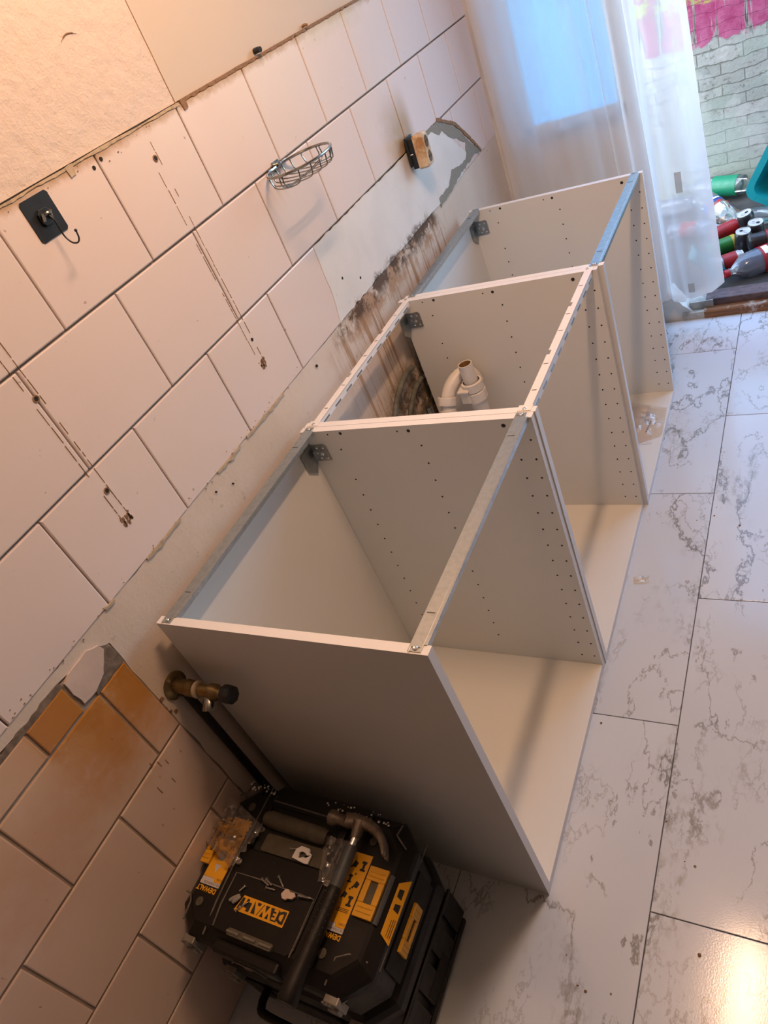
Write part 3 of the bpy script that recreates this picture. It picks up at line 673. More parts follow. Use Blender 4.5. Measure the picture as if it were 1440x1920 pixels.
# ------------------------------------------------------------------ angle valve and black pipe by the near cabinet
t = thing('angle_valve', 'tarnished brass angle valve with black knob on the wall beside the nearest cabinet', 'valve', (0.0, -.040, .655))
vy, vz = -.038, .655
RX = Matrix.Rotation(PI/2, 4, 'Y')
bm = bmesh.new(); lathe(bm, [(.0285, 0), (.0285, .003), (.024, .006), (.014, .007)], 28, Matrix.Translation((-.002, vy, vz)) @ RX); obj('wall_flange', bm, M['brass'], t, smooth=True)
bm = bmesh.new(); lathe(bm, [(.0145, .0), (.0145, .030), (.0165, .031), (.0165, .052), (.0125, .054), (.0125, .088), (.016, .09), (.0165, .105), (.010, .112), (.010, .128)], 20, Matrix.Translation((.003, vy, vz)) @ RX); obj('valve_body', bm, M['brass'], t, smooth=True, angle=50)
bm = bmesh.new(); lathe(bm, [(.0135, 0), (.0172, .001), (.0172, .008), (.0135, .009)], 20, Matrix.Translation((.058, vy, vz)) @ RX); obj('thread_tape', bm, M['teflon'], t, smooth=True)
bm = bmesh.new(); dd = Vector((.15, -.75, -.55)).normalized(); oc = Vector((.092, vy, vz)); rt = Matrix.Translation(oc) @ dd.to_track_quat('Z', 'Y').to_matrix().to_4x4()
lathe(bm, [(.011, 0), (.012, .018), (.0128, .019), (.0128, .036), (.0092, .036), (.0092, .02), (.0001, .02)], 20, rt, 0, False); ou = obj('valve_outlet', bm, M['chrome'], t, smooth=True, angle=40)
bm = bmesh.new(); lathe(bm, [(.0091, .034), (.0091, .026), (.0001, .026)], 16, rt, 0, False); obj('outlet_bore', bm, M['dark'], ou)
bm = bmesh.new(); lathe(bm, [(.012, 0), (.0175, .002), (.0185, .012), (.0175, .024), (.012, .027)], 8, Matrix.Translation((.128, vy, vz+.002)) @ RX); obj('valve_knob', bm, M['hook_black'], t, bevel=.0015)
for yy, zz in ((vy-.006, vz+.022), (vy-.010, vz-.022)): bm = bmesh.new(); disc(bm, (.0, yy, zz), 'x', .0035, .0045, 10); obj('flange_screw', bm, M['screw'], t)
bm = bmesh.new()
for yy, zz, r in ((-.075, .662, .005), (-.083, .640, .004), (-.078, .625, .0035), (-.070, .615, .0045), (-.088, .655, .0025)): prism(bm, jag([(yy-r, zz-r), (yy+r, zz-r*.6), (yy+r*.8, zz+r), (yy-r*.7, zz+r*1.2)], .003, .0008, yy*99), 'x', -.004, -.0012)
struct('crumbled_holes', bm, M['residue'], wall_left)
bm = bmesh.new(); tube(bm, [(.014, -.038, .636), (.017, -.039, .5), (.02, -.040, .2), (.02, -.040, .0)], .0088, 14)
tag(obj('black_pipe', bm, M['grip'], smooth=True), 'black pipe running down the wall from the brass valve to behind the toolboxes', 'pipe')

# ------------------------------------------------------------------ adhesive hook
t = thing('wall_hook', 'black adhesive wall hook stuck on the top row of tiles at left', 'hook', (.0, .308, 1.412))
bm = bmesh.new(); prism(bm, cham(.2765, .3395, 1.4125, 1.4785, .004), 'x', .0, .0016); obj('backing_plate', bm, M['hook_black'], t)
bm = bmesh.new(); prism(bm, cham(.295, .322, 1.432, 1.458, .006), 'x', .0014, .006); obj('hook_mount', bm, M['hook_black'], t, bevel=.001)
bm = bmesh.new(); tube(bm, smooth_path([(.008, .302, 1.447), (.013, .305, 1.449), (.014, .311, 1.449), (.008, .315, 1.447)], 5), .0028, 8); tube(bm, [(.006, .300, 1.440), (.012, .300, 1.452)], .003, 8); tube(bm, [(.006, .316, 1.440), (.012, .316, 1.452)], .003, 8); obj('hinge_pin', bm, M['chrome'], t, smooth=True)
bm = bmesh.new(); tube(bm, smooth_path([(.012, .308, 1.447), (.017, .309, 1.436), (.017, .309, 1.424), (.0175, .309, 1.408), (.026, .309, 1.396), (.038, .309, 1.394), (.046, .309, 1.400), (.049, .309, 1.411)], 6), .0014, 8)
bmesh.ops.create_uvsphere(bm, u_segments=10, v_segments=6, radius=.0026, matrix=Matrix.Translation((.049, .309, 1.412))); obj('hook_wire', bm, M['hook_black'], t, smooth=True)

# ------------------------------------------------------------------ wire soap dish
cx, cy, cz = .074, .936, 1.286; ax, ay = .070, .094
t = thing('wire_soap_dish', 'oval chrome wire soap basket mounted on the tiles', 'soap dish', (cx, cy, cz-.03))
def el(a, s=1.0, z=0): return Vector((cx+ax*s*math.cos(a), cy+ay*s*math.sin(a), cz+z))
bm = bmesh.new(); tube(bm, [el(2*PI*k/48) for k in range(49)], .0031, 8, False); obj('rim_ring', bm, M['chrome'], t, smooth=True)
bm = bmesh.new()
for k in range(-3, 4):
    yy = cy+k*.0255; s = math.sqrt(max(0, 1-((yy-cy)/ay)**2)); xa, xb_ = cx-ax*s, cx+ax*s
    tube(bm, smooth_path([(xa, yy, cz), (xa+.002, yy, cz-.014), (xa+.010, yy, cz-.027), (cx, yy, cz-.031), (xb_-.010, yy, cz-.027), (xb_-.002, yy, cz-.014), (xb_, yy, cz)], 4), .0015, 6)
obj('basket_wires', bm, M['chrome'], t, smooth=True)
bm = bmesh.new()
for xx in (cx-.004, cx+.004): tube(bm, smooth_path([(xx, cy-.090, cz-.002), (xx, cy-.076, cz-.029), (xx, cy+.076, cz-.029), (xx, cy+.090, cz-.002)], 4), .0014, 6)
obj('cross_wires', bm, M['chrome'], t, smooth=True)
bm = bmesh.new(); tube(bm, [(.001, cy+.012, cz+.002), (.012, cy+.012, cz+.002)], .006, 12); box(bm, .0005, .004, cy-.002, cy+.026, cz-.008, cz+.012); tube(bm, [(.0045, cy-.03, cz), (.0045, cy+.05, cz)], .0045, 8); obj('wall_mount', bm, M['chrome'], t, smooth=True)

# ------------------------------------------------------------------ old double socket
t = thing('wall_socket', 'scorched cream double socket hanging off its dark backplate on the wall', 'socket', (.03, 1.60, 1.03))
sm = Matrix.Translation((.0, 1.598, 1.078)) @ Matrix.Rotation(math.radians(-4), 4, 'X') @ Matrix.Rotation(math.radians(8), 4, 'Z')
def XB(bm, *a, mi=0): box(bm, *a, mi=mi, m=sm)
bm = bmesh.new(); rr = [[sm @ Vector((x, p[0], p[1])) for p in cham(-.030*s, .030*s, -.047*s, .047*s, .006)] for x, s in ((.030, 1.0), (.058, 1.0), (.063, .9))]; loft(bm, rr); obj('socket_cover', bm, M['outlet'], t, bevel=.0012)
bm = bmesh.new()
for dz in (.021, -.021):
    m2 = sm @ Matrix.Translation((.0631, 0, dz)) @ RX; lathe(bm, [(.0162, 0), (.0182, .0006), (.0182, -.0002)], 24, m2, 1, False); lathe(bm, [(.0165, .0007), (.0160, .0003), (.0001, .0002)], 24, m2, 0, False)
    for dy in (-.009, .009): disc(bm, m2 @ Vector((0, dy, .0004)), 'x', .0022, .0008, 8, 2)
obj('socket_well', bm, [M['outlet_in'], M['outlet'], M['dark']], t)
bm = bmesh.new(); XB(bm, .012, .030, -.026, .026, -.042, .042); XB(bm, .006, .014, -.032, .032, -.030, .048); XB(bm, .001, .008, -.020, .020, -.035, .035); obj('backplate', bm, M['hook_black'], t, bevel=.002)
bm = bmesh.new()
for dz in (0,): tube(bm, [sm @ Vector((.0, -.012, dz)), sm @ Vector((.012, -.03, dz*.8)), sm @ Vector((.028, -.02, dz))], .0022, 6)
obj('socket_wires', bm, M['steel_dark'], t)

# ------------------------------------------------------------------ plugs in the top edge
bm = bmesh.new(); tube(bm, [(-.004, 1.051, 1.5005), (.006, 1.050, 1.501), (.014, 1.049, 1.500)], .006, 9); tag(obj('wall_plug', bm, M['hook_black'], smooth=True), 'dark round plug sticking out of the wall above the tiles', 'plug')
bm = bmesh.new(); tube(bm, [(-.004, 1.281, 1.497), (.004, 1.281, 1.498), (.010, 1.279, 1.496)], .0035, 7); tag(obj('screw_anchor', bm, M['residue'], smooth=True), 'small rusty anchor above the tiles, farther along than the dark plug', 'plug')

# ------------------------------------------------------------------ curtain
CY = 2.270
bm = bmesh.new(); NX, NZ = 150, 44; zt = 2.345
def hemz(u):   # bottom edge, rising toward the middle
    x = u
    return .150 - .02*math.sin(u*9) + (.035*max(0, (u-.93)/.07))
vs = []
for j in range(NZ+1):
    row = []
    for i in range(NX+1):
        u = i/NX; v = j/NZ; zb = hemz(u) if u > .8 else .16+.06*math.sin(u*5)
        z = zb+(zt-zb)*v
        xr = .655+.050*math.exp(-((z-1.1)/1.4)**2)*0 + (.7467+(z-.1845)*(-.0398/.9378)); xr -= .655
        x = .028+(xr-.028)*u
        # gathered folds, deeper near the window's right side
        bunch = math.exp(-((u-.66)/.10)**2)
        sw = 1-.35*v
        yy = .016*math.sin(u*21+math.sin(z*1.3)*.5)*(.7+.3*v)+.005*math.sin(u*43+z*.8)+.022*bunch*math.sin(u*80+z*.5)+.004*mnoise.noise(Vector((u*5, z*3, 1)))
        x += .012*bunch*math.sin(u*80+1.2)
        yy += .012*(1-v)*math.sin(u*14+2)
        row.append(bm.verts.new((x, CY+yy, z)))
    vs.append(row)
for j in range(NZ):
    for i in range(NX): bm.faces.new((vs[j][i], vs[j][i+1], vs[j+1][i+1], vs[j+1][i]))
curt = [[Vector(v.co) for v in row] for row in vs]
cur = obj('sheer_curtain', bm, M['sheer'], smooth=True, angle=180); tag(cur, 'long white sheer curtain hanging in front of the window behind the far cabinet', 'curtain')
bm = bmesh.new()      # doubled hem at the side and bottom
def ribbon(rows):
    L = [[bm.verts.new(p) for p in r] for r in rows]
    for a, b in zip(L, L[1:]):
        for i in range(len(a)-1): bm.faces.new((a[i], a[i+1], b[i+1], b[i]))
ribbon([[curt[j][i]+Vector((0, -.0014, 0)) for i in range(NX-5, NX+1)] for j in range(NZ+1)])
ribbon([[curt[0][i]+Vector((0, -.0018, dz)) for i in range(NX+1)] for dz in (0, .014, .030)])
obj('curtain_hem', bm, M['sheer'], cur, smooth=True, angle=180)
def clabel(x, z0, z1, w=.022):
    bm = bmesh.new(); box(bm, x-w/2, x+w/2, CY-.030, CY-.0292, z0, z1); return obj('woven_label', bm, M['tag'], cur)
M['tag'] = mat_film('grey_woven_label', (.50, .50, .50), .45, .05, .5)
clabel(.632, .555, .628); clabel(.635, .168, .205)
bm = bmesh.new(); tube(bm, [(.005, CY, 2.36), (1.6, CY, 2.36)], .010, 12)
tag(obj('curtain_rod', bm, M['frame'], smooth=True), 'white rod holding up the sheer curtain', 'curtain rod')
cr = bpy.data.objects['curtain_rod']
for xx in (.06, 1.5): bm = bmesh.new(); box(bm, xx-.006, xx+.006, CY, YF+.001, 2.345, 2.375); obj('rod_bracket', bm, M['frame'], cr)

# ------------------------------------------------------------------ toolboxes
def chrect(z, g, x0=.006, x1=.440, y0=-.362, y1=-.058, c=.045): return ring(cham(x0+g, x1-g, y0+g, y1-g, max(c-g*.4, .004)), z)
def ridge(bm, pts, r=.0022, mi=0): tube(bm, pts, r, 6, True, mi)
t = thing('toolbox', 'black deep toolbox standing on the floor under the other toolbox', 'toolbox', (.223, -.21, 0), 'stacked black toolboxes')
bm = bmesh.new(); loft(bm, [chrect(.003, .016), chrect(.012, .010), chrect(.150, .003), chrect(.155, .0)]); obj('box_body', bm, M['black_plastic'], t, bevel=.002)
bm = bmesh.new(); loft(bm, [chrect(.157, -.003), chrect(.180, -.003), chrect(.193, .002), chrect(.203, .012)]); obj('box_lid', bm, M['black_lid'], t, bevel=.002)
bm = bmesh.new()
for y0, y1 in ((-.345, -.285), (-.27, -.22), (-.20, -.15), (-.135, -.09)): box(bm, .4355, .4405, y0, y1, .03, .13)
for x0, x1 in ((.06, .12), (.14, .30), (.32, .38)): box(bm, x0, x1, -.3655, -.356, .03, .12)
box(bm, .436, .443, -.33, -.10, .012, .026); box(bm, .436, .443, -.34, -.09, .134, .142)
obj('side_ribs', bm, M['black_lid'], t, bevel=.003)
bm = bmesh.new(); box(bm, .4398, .4412, -.265, -.185, .030, .075); obj('hand_slot', bm, M['dark'], t)
bm = bmesh.new(); tube(bm, smooth_path([(.12, -.362, .10), (.125, -.392, .105), (.15, -.405, .107), (.30, -.405, .107), (.325, -.392, .105), (.33, -.362, .10)], 5), .0085, 10); obj('front_handle', bm, M['black_plastic'], t, smooth=True)
def clip(xc, zc, par, z=0):
    bm = bmesh.new(); box(bm, xc-.014, xc+.014, -.374, -.360, zc-.022, zc+.022); box(bm, xc-.011, xc+.011, -.380, -.372, zc-.016, zc+.002)
    for k in (-1, 0, 1): box(bm, xc-.010+k*.0075, xc-.006+k*.0075+.002, -.3765, -.373, zc+.004, zc+.020)
    return obj('front_clip', bm, M['grey_clip'], par, bevel=.0025)
clip(.075, .165, t); clip(.375, .165, t)

t = thing('toolbox', 'black toolbox with yellow latches and stickers, topmost of the stack', 'toolbox', (.223, -.21, .2035), 'stacked black toolboxes')
tb = t
bm = bmesh.new(); loft(bm, [chrect(.2040, .014), chrect(.214, .006), chrect(.290, .001), chrect(.296, .0)]); obj('box_body', bm, M['black_plastic'], t, bevel=.002)
ZL_ = .348
bm = bmesh.new(); loft(bm, [chrect(.298, -.003), chrect(.316, -.003), chrect(.324, .001), chrect(.3395, .018), chrect(.3435, .024)]); lid = obj('box_lid', bm, M['black_lid'], t, bevel=.0025)
def plate(name, poly, z0, z1, mat, par=tb, bevel=.0015):
    bm = bmesh.new(); prism(bm, poly, 'z', z0, z1); return obj(name, bm, mat, par, bevel=bevel)
plate('logo_panel', cham(.104, .297, -.340, -.190, [.012, .012, .004, .004]), .342, .3478, M['black_lid'])
bm = bmesh.new()
ridge(bm, [(.113, -.337, .348), (.1075, -.30, .3485), (.1068, -.240, .3488), (.16, -.2385, .349), (.294, -.2405, .3488), (.2945, -.30, .3485), (.2935, -.339, .348)], .0016)
ridge(bm, [(.107, -.062, .343), (.107, -.088, .347), (.25, -.092, .347), (.335, -.094, .347), (.338, -.064, .343)], .0018)
ridge(bm, [(.030, -.060, .340), (.030, -.082, .344), (.020, -.092, .344), (.010, -.092, .340)], .0018)
ridge(bm, [(.010, -.298, .340), (.024, -.300, .344), (.034, -.312, .344), (.036, -.345, .340)], .0018)
ridge(bm, [(.372, -.362+.008, .335), (.376, -.312, .343), (.398, -.300, .343), (.430, -.300, .332)], .0018)
ridge(bm, [(.400, -.066, .335), (.400, -.09, .343), (.425, -.108, .336)], .0018)
ridge(bm, [(.085, -.060, .342), (.086, -.20, .345), (.092, -.30, .345), (.094, -.355, .338)], .0018)
ridge(bm, [(.443, -.15, .307), (.443, -.30, .307), (.400, -.3655, .307)], .0016)
ridge(bm, [(.443, -.11, .300), (.443, -.075, .300)], .0016)
obj('lid_ridges', bm, M['black_rib'], t, smooth=True)
plate('rear_panel', cham(.104, .340, -.098, -.056, .008), .340, .3465, M['black_lid'])
plate('handle_recess', cham(.108, .280, -.189, -.106, .008), .3433, .3445, M['dark'])
bm = bmesh.new(); rr = []
tube(bm, [(.115, -.128, .352), (.125, -.128, .3535), (.255, -.132, .3535), (.268, -.132, .352)], [.013, .0165, .0165, .013], 18); obj('carry_handle', bm, M['dull_pad'], t, smooth=True)
plate('handle_pad', cham(.130, .290, -.188, -.152, .004), .3446, .3475, M['dull_pad'])
for xa, xc, ya in ((.100, .112, -.190), (.284, .302, -.200)): bm = bmesh.new(); box(bm, xa, xc, ya, -.100, .342, .3525); obj('handle_bracket', bm, M['black_plastic'], t, bevel=.003)
for xx, yy in ((.098, -.220), (.307, -.208)): plate('grey_stud', cham(xx-.008, xx+.008, yy-.006, yy+.006, .003), .343, .352, M['grey_clip'])
for xx, yy in ((.055, -.308), (.060, -.112), (.360, -.112), (.350, -.314)): plate('round_stud', [(xx+.008*math.cos(a*PI/6), yy+.009*math.sin(a*PI/6)) for a in range(12)], .343, .3465, M['dull_pad'], bevel=.001)
# stickers
def flatm(x, y, z, deg=180): return Matrix.Translation((x, y, z)) @ Matrix.Rotation(math.radians(deg), 4, 'Z')
zs = .3436
st = plate('left_sticker', [(.0315, -.262), (.0315, -.140), (.0790, -.140), (.0800, -.268), (.062, -.268), (.060, -.262)], zs, zs+.0006, M['yellow_st'], bevel=0)
plate('sticker_strip', [(.0315, -.2625), (.0595, -.2625), (.0620, -.2685), (.0805, -.2685), (.0805, -.2765), (.0315, -.2765)], zs, zs+.0006, M['grey_st'], st, 0)
textmesh('sticker_text', 'XR LITHIUM ION', .0062, flatm(.0795, -.2700, zs+.0006), M['ink'], st, .0001, sx=.85)
textmesh('sticker_text', '5.0Ah', .0062, flatm(.0795, -.2605, zs+.0006), M['ink'], st, .0001, sx=.9)
textmesh('sticker_text', '3X', .011, flatm(.072, -.196, zs+.0006), M['ink'], st, .0001)
plate('battery_picture', cham(.044, .060, -.228, -.208, .003), zs+.0006, zs+.0010, M['grey_clip'], st, 0)
plate('battery_picture', cham(.046, .062, -.186, -.176, .003), zs+.0006, zs+.0010, M['dull_pad'], st, 0)
plate('battery_picture', [(.046, -.236), (.062, -.236), (.054, -.252)], zs+.0006, zs+.0010, M['grey_st'], st, 0)
textmesh('brand_text', 'DEWALT', .0135, flatm(.0790, -.2795, zs+.0004), M['yellow_st'], t, .0003, .0004, sx=.90)
st2 = plate('right_sticker', [(.3315, -.262), (.3315, -.1385), (.3710, -.1385), (.3710, -.268), (.352, -.268), (.350, -.262)], zs, zs+.0006, M['yellow_st'], bevel=0)
plate('sticker_strip', [(.3315, -.2625), (.3495, -.2625), (.352, -.2685), (.3712, -.2685), (.3712, -.2765), (.3315, -.2765)], zs, zs+.0006, M['grey_st'], st2, 0)
textmesh('sticker_text', 'XR LITHIUM ION', .0058, flatm(.3705, -.2700, zs+.0006), M['ink'], st2, .0001, sx=.85)
textmesh('sticker_text', '5.0Ah', .0062, flatm(.3700, -.2605, zs+.0006), M['ink'], st2, .0001, sx=.9)
def toolpic(x, y, s, k):
    bm = bmesh.new(); z = zs+.0006; h = .0004
    if k == 0: prism(bm, [(x-.002*s, y), (x+.003*s, y), (x+.003*s, y+.009*s), (x-.002*s, y+.009*s)], 'z', z, z+h); prism(bm, cham(x-.005*s, x+.005*s, y+.009*s, y+.014*s, .001), 'z', z, z+h); prism(bm, cham(x-.005*s, x+.006*s, y-.004*s, y, .001), 'z', z, z+h)
    if k == 1: prism(bm, [(x-.006*s, y-.004*s), (x+.004*s, y-.006*s), (x+.007*s, y+.004*s), (x-.002*s, y+.008*s)], 'z', z, z+h); prism(bm, cham(x-.008*s, x-.004*s, y-.008*s, y-.004*s, .0005), 'z', z, z+h)
    if k == 2: prism(bm, [(x-.001*s, y-.001*s), (x+.001*s, y-.001*s), (x+.001*s, y+.001*s), (x-.001*s, y+.001*s)], 'z', z, z+h); box(bm, x-.0024*s, x+.0024*s, y-.0005*s, y+.0005*s, z, z+h); box(bm, x-.0005*s, x+.0005*s, y-.0024*s, y+.0024*s, z, z+h)
    obj('printed_picture', bm, M['ink'], st2)
toolpic(.360, -.165, 1, 0); toolpic(.342, -.160, .9, 1); toolpic(.360, -.194, .9, 1); toolpic(.343, -.190, .8, 0); toolpic(.360, -.228, 1, 0); toolpic(.345, -.215, .8, 1)
toolpic(.351, -.176, 1, 2); toolpic(.351, -.203, 1, 2)
for k, yy in enumerate((-.238, -.2405, -.243)): plate('printed_picture', [(.340, yy), (.366, yy), (.366, yy+.0010), (.340, yy+.0010)], zs+.0006, zs+.0009, M['ink'], st2, 0)
textmesh('brand_text', 'DEWALT', .0120, flatm(.3715, -.2795, zs+.0004), M['yellow_st'], t, .0003, .0004, sx=.88)
# centre logo: yellow bars, black-on-yellow lettering
z0 = .3480
lg = plate('logo_badge', [(.1405, -.3010), (.1490, -.2722), (.2560, -.2722), (.2560, -.3010)], z0, z0+.0012, M['yellow_st'], bevel=0)
plate('logo_field', [(.1445, -.2968), (.1490, -.2760), (.2380, -.2760), (.2380, -.2968)], z0+.0012, z0+.0015, M['ink'], lg, 0)
textmesh('logo_text', 'D', .0285, flatm(.2545, -.2765, z0+.0014), M['ink'], lg, .0002, .0012, sx=.88)
textmesh('logo_text', 'E', .0235, flatm(.2365, -.2775, z0+.0016), M['yellow_st'], lg, .0003, .0009, sx=.85)
textmesh('logo_text', 'W', .0270, flatm(.2235, -.2772, z0+.0016), M['yellow_st'], lg, .0003, .0014, sx=.98)
textmesh('logo_text', 'A', .0270, flatm(.1985, -.2772, z0+.0016), M['yellow_st'], lg, .0003, .0014, sx=.92)
textmesh('logo_text', 'L', .0270, flatm(.1795, -.2772, z0+.0016), M['yellow_st'], lg, .0003, .0014, sx=.92)
textmesh('logo_text', 'T', .0270, flatm(.1650, -.2772, z0+.0016), M['yellow_st'], lg, .0003, .0014, sx=.92)
# yellow latches and side sticker on the right shoulder
def latch(name, c, ex, ey, w, l, par):
    """c centre, ex short direction (down the slope), ey along the box"""
    ex = Vector(ex).normalized(); ey = Vector(ey).normalized(); ez = ex.cross(ey).normalized()
    if ez.z < 0 and abs(ez.z) > .2 or (abs(ez.z) <= .2 and ez.x < 0): ez = -ez
    m = Matrix((ex, ey, ez)).transposed().to_4x4(); m.translation = Vector(c)
    bm = bmesh.new(); box(bm, -w/2, w/2, -l/2, -l*.22, 0, .007, 0, m); box(bm, -w/2, w/2, l*.22, l/2, 0, .007, 0, m); box(bm, -w/2, -w*.20, -l*.22, l*.22, 0, .007, 0, m); box(bm, w*.20, w/2, -l*.22, l*.22, 0, .007, 0, m)
    for s in (-1, 1):
        for k in range(2): box(bm, -w*.4, w*.4, s*l*(.30+.09*k)-.0015, s*l*(.30+.09*k)+.0015, .006, .0085, 0, m)
    o = obj(name, bm, M['yellow'], par, bevel=.0015)
    bm = bmesh.new(); box(bm, -w*.20, w*.20, -l*.22, l*.22, .0006, .0022, 0, m); obj('latch_window', bm, M['dull_pad'], o)
    return o
latch('yellow_latch', (.3965, -.2, .3440), (1, 0, -.04), (0, 1, 0), .039, .088, tb)
bm = bmesh.new(); tube(bm, [(.421, -.160, .3400), (.421, -.245, .3400)], .0055, 10); obj('hinge_bar', bm, M['grip_grey'], t, smooth=True)
latch('yellow_latch', (.4405, -.212, .250), (0, 0, -1), (0, 1, 0), .034, .086, tb)
o = latch('yellow_latch', (.020, -.197, .3428), (1, 0, .05), (0, 1, 0), .022, .090, tb)
bm = bmesh.new(); prism(bm, [(-.166, .333), (-.152, .318), (-.263, .318), (-.252, .333)], 'x', .4300, .4306)
for v in bm.verts: v.co.x += (.333-v.co.z)*.95+.0036
sk = obj('side_sticker', bm, M['yellow_st'], t)
bm = bmesh.new()
for y0, y1, za, zb in ((-.190, -.172, .323, .330), (-.212, -.197, .321, .329), (-.255, -.222, .3205, .3212), (-.255, -.222, .323, .3237), (-.254, -.224, .3258, .3264)): prism(bm, [(y0, za), (y1, za), (y1-.002, zb), (y0+.003, zb)], 'x', .4308, .4310)
for v in bm.verts: v.co.x += (.333-v.co.z)*.95+.0036
obj('sticker_print', bm, M['ink'], sk)
bm = bmesh.new(); box(bm, .4375, .4412, -.290, -.120, .212, .285); obj('latch_recess', bm, M['dark'], t)
clip(.055, .300, t); clip(.385, .300, t)
# front centre latch flap with hinge
bm = bmesh.new(); prism(bm, cham(.150, .256, -.343, -.330, .003), 'z', .345, .3515); obj('front_hinge', bm, M['dull_pad'], t, bevel=.001)
for xx in (.165, .205, .242): bm = bmesh.new(); tube(bm, [(xx-.014, -.337, .3525), (xx+.014, -.337, .3525)], .0026, 8); obj('hinge_pin', bm, M['grey_clip'], t, smooth=True)
bm = bmesh.new(); box(bm, .125, .275, -.372, -.350, .300, .338); obj('latch_flap', bm, M['black_lid'], t, bevel=.005)
bm = bmesh.new(); ridge(bm, [(.160, -.3735, .306), (.176, -.3735, .326), (.226, -.3735, .326), (.242, -.3735, .306)], .0014); box(bm, .194, .210, -.3745, -.371, .308, .322); obj('flap_emblem', bm, M['black_rib'], t)
bm = bmesh.new(); random.seed(5)     # plaster specks on the lid
for i in range(46):
    xx = random.choice([random.uniform(.03, .10), random.uniform(.22, .38)]); yy = -.068+random.uniform(-.010, .008); s = random.uniform(.0006, .0022)
    box(bm, xx-s, xx+s, yy-s, yy+s*.8, .3462, .3474)
obj('plaster_specks', bm, M['white'], t)['kind'] = 'stuff'

# ------------------------------------------------------------------ claw hammer
HZ = .372
t = thing('claw_hammer', 'worn steel claw hammer with black rubber grip lying across the upper toolbox', 'hammer', (.335, -.25, .352))
bm = bmesh.new(); HX, HY = .322, -.094
MX = Matrix.Translation((HX-.055, HY-.006, HZ)) @ RX
lathe(bm, [(.0125, 0), (.0150, .002), (.0150, .012), (.0112, .018), (.0105, .030), (.0135, .040)], 22, MX); obj('striking_face', bm, M['hammer_steel'], t, smooth=True)
bm = bmesh.new()
for zz in (-1, 1):
    path = [Vector(p) for p in ((HX-.018, HY-.004, 0), (HX+.008, HY-.001, 0), (HX+.034, HY-.003, 0), (HX+.058, HY-.013, 0), (HX+.076, HY-.030, 0), (HX+.088, HY-.050, 0))]
    path = smooth_path(path, 5); rings = []
    for i, p in enumerate(path):
        f = i/(len(path)-1); dd = (path[min(i+1, len(path)-1)]-path[max(i-1, 0)]).normalized(); nn = Vector((dd.y, -dd.x, 0))
        w = .0125*(1-f)**.7+.0022; hh = .0115*(1-f*.15); g = .0 if f < .42 else (f-.42)*.009
        zc = HZ
        rings.append([(p+nn*w*a)+Vector((0, 0, zc+zz*(g+hh*b))) for a, b in ((-1, 0), (-.9, .75), (-.4, 1), (.4, 1), (.9, .75), (1, 0))])
    loft(bm, rings)
obj('claw_head', bm, M['hammer_steel'], t, smooth=True, angle=60)
bm = bmesh.new()
tube(bm, [(HX+.012, HY-.002, HZ), (HX+.014, HY-.018, HZ), (HX+.0145, HY-.033, HZ)], [.0155, .0120, .0095], 16); obj('head_socket', bm, M['hammer_steel'], t, smooth=True)
bm = bmesh.new(); tube(bm, [(HX+.0145, HY-.031, HZ), (HX+.0145, HY-.050, HZ)], .0085, 16); obj('handle_collar', bm, M['bright_steel'], t, smooth=True)
bm = bmesh.new(); tube(bm, [(HX+.0145, HY-.047, HZ), (HX+.0150, HY-.075, HZ-.001), (HX+.0155, HY-.122, HZ-.003)], [.0118, .0125, .0125], 18); obj('grey_shaft', bm, M['grip_grey'], t, smooth=True)
bm = bmesh.new(); gp = [(HX+.0155, HY-.120, HZ-.003), (HX+.0155, HY-.128, HZ-.003), (HX+.0155, HY-.19, HZ-.003), (HX+.0155, HY-.235, HZ-.002), (HX+.016, HY-.285, HZ-.001), (HX+.017, HY-.306, HZ-.001), (HX+.017, HY-.310, HZ-.001)]
tube(bm, gp, [.012, .0145, .0150, .0158, .0172, .0185, .0165], 20); gr = obj('rubber_grip', bm, M['grip'], t, smooth=True)
bm = bmesh.new(); random.seed(2)
for i in range(14):
    for a in (-.5, 0, .5, 1.0):
        yy = HY-.135-i*.011; c = Vector((HX+.0155+.0150*math.sin(a), yy, HZ-.003+.0150*math.cos(a))); bmesh.ops.create_icosphere(bm, subdivisions=1, radius=.0011, matrix=Matrix.Translation(c))
obj('grip_dots', bm, M['grip_grey'], gr)

# ------------------------------------------------------------------ small things on the toolbox
def screw_item(p, d, L, label, group='loose screws on the toolbox', r=.0016):
    d = Vector(d).normalized(); p = Vector(p); bm = bmesh.new()
    prof = [(.0001, -.0012), (r*2.2, -.0010), (r*2.2, -.0004), (r, .0012)]
    for i in range(9): h = L*(.15+.075*i); prof += [(r, h), (r*1.3, h+.0004), (r, h+.0008)]
    prof += [(r, L*.86), (.0002, L)]
    lathe(bm, prof, 9, Matrix.Translation(p) @ d.to_track_quat('Z', 'Y').to_matrix().to_4x4())
    return tag(obj('screw', bm, M['screw'], smooth=True), label, 'screw', group)
ZP = .3499
screw_item((.199, -.1695, .3500), (.029, .007, 0), .029, 'single screw lying behind the little white bracket')
screw_item((.2045, -.2240, .3525), (.017, -.013, 0), .024, 'screw pointing at the white plugs from above the logo frame')
screw_item((.172, -.238, .3525), (.020, -.006, 0), .022, 'screw lying along the grey logo frame, end of the line')
screw_item((.188, -.248, .3500), (.024, .001, 0), .020, 'screw just inside the logo frame, below the others')
screw_item((.183, -.2355, .3550), (.020, -.009, 0), .018, 'screw lying on top of the screw pile')
screw_item((.264, -.2440, .3545), (.028, .003, 0), .028, 'screw leading from the white plugs to the frame corner')
screw_item((.148, -.302, .3515), (.020, .024, 0), .028, 'screw lying across the letters L and T of the logo')
screw_item((.142, -.258, .3515), (-.006, -.010, 0), .014, 'screw tip poking out of the grey plugs left of the logo')
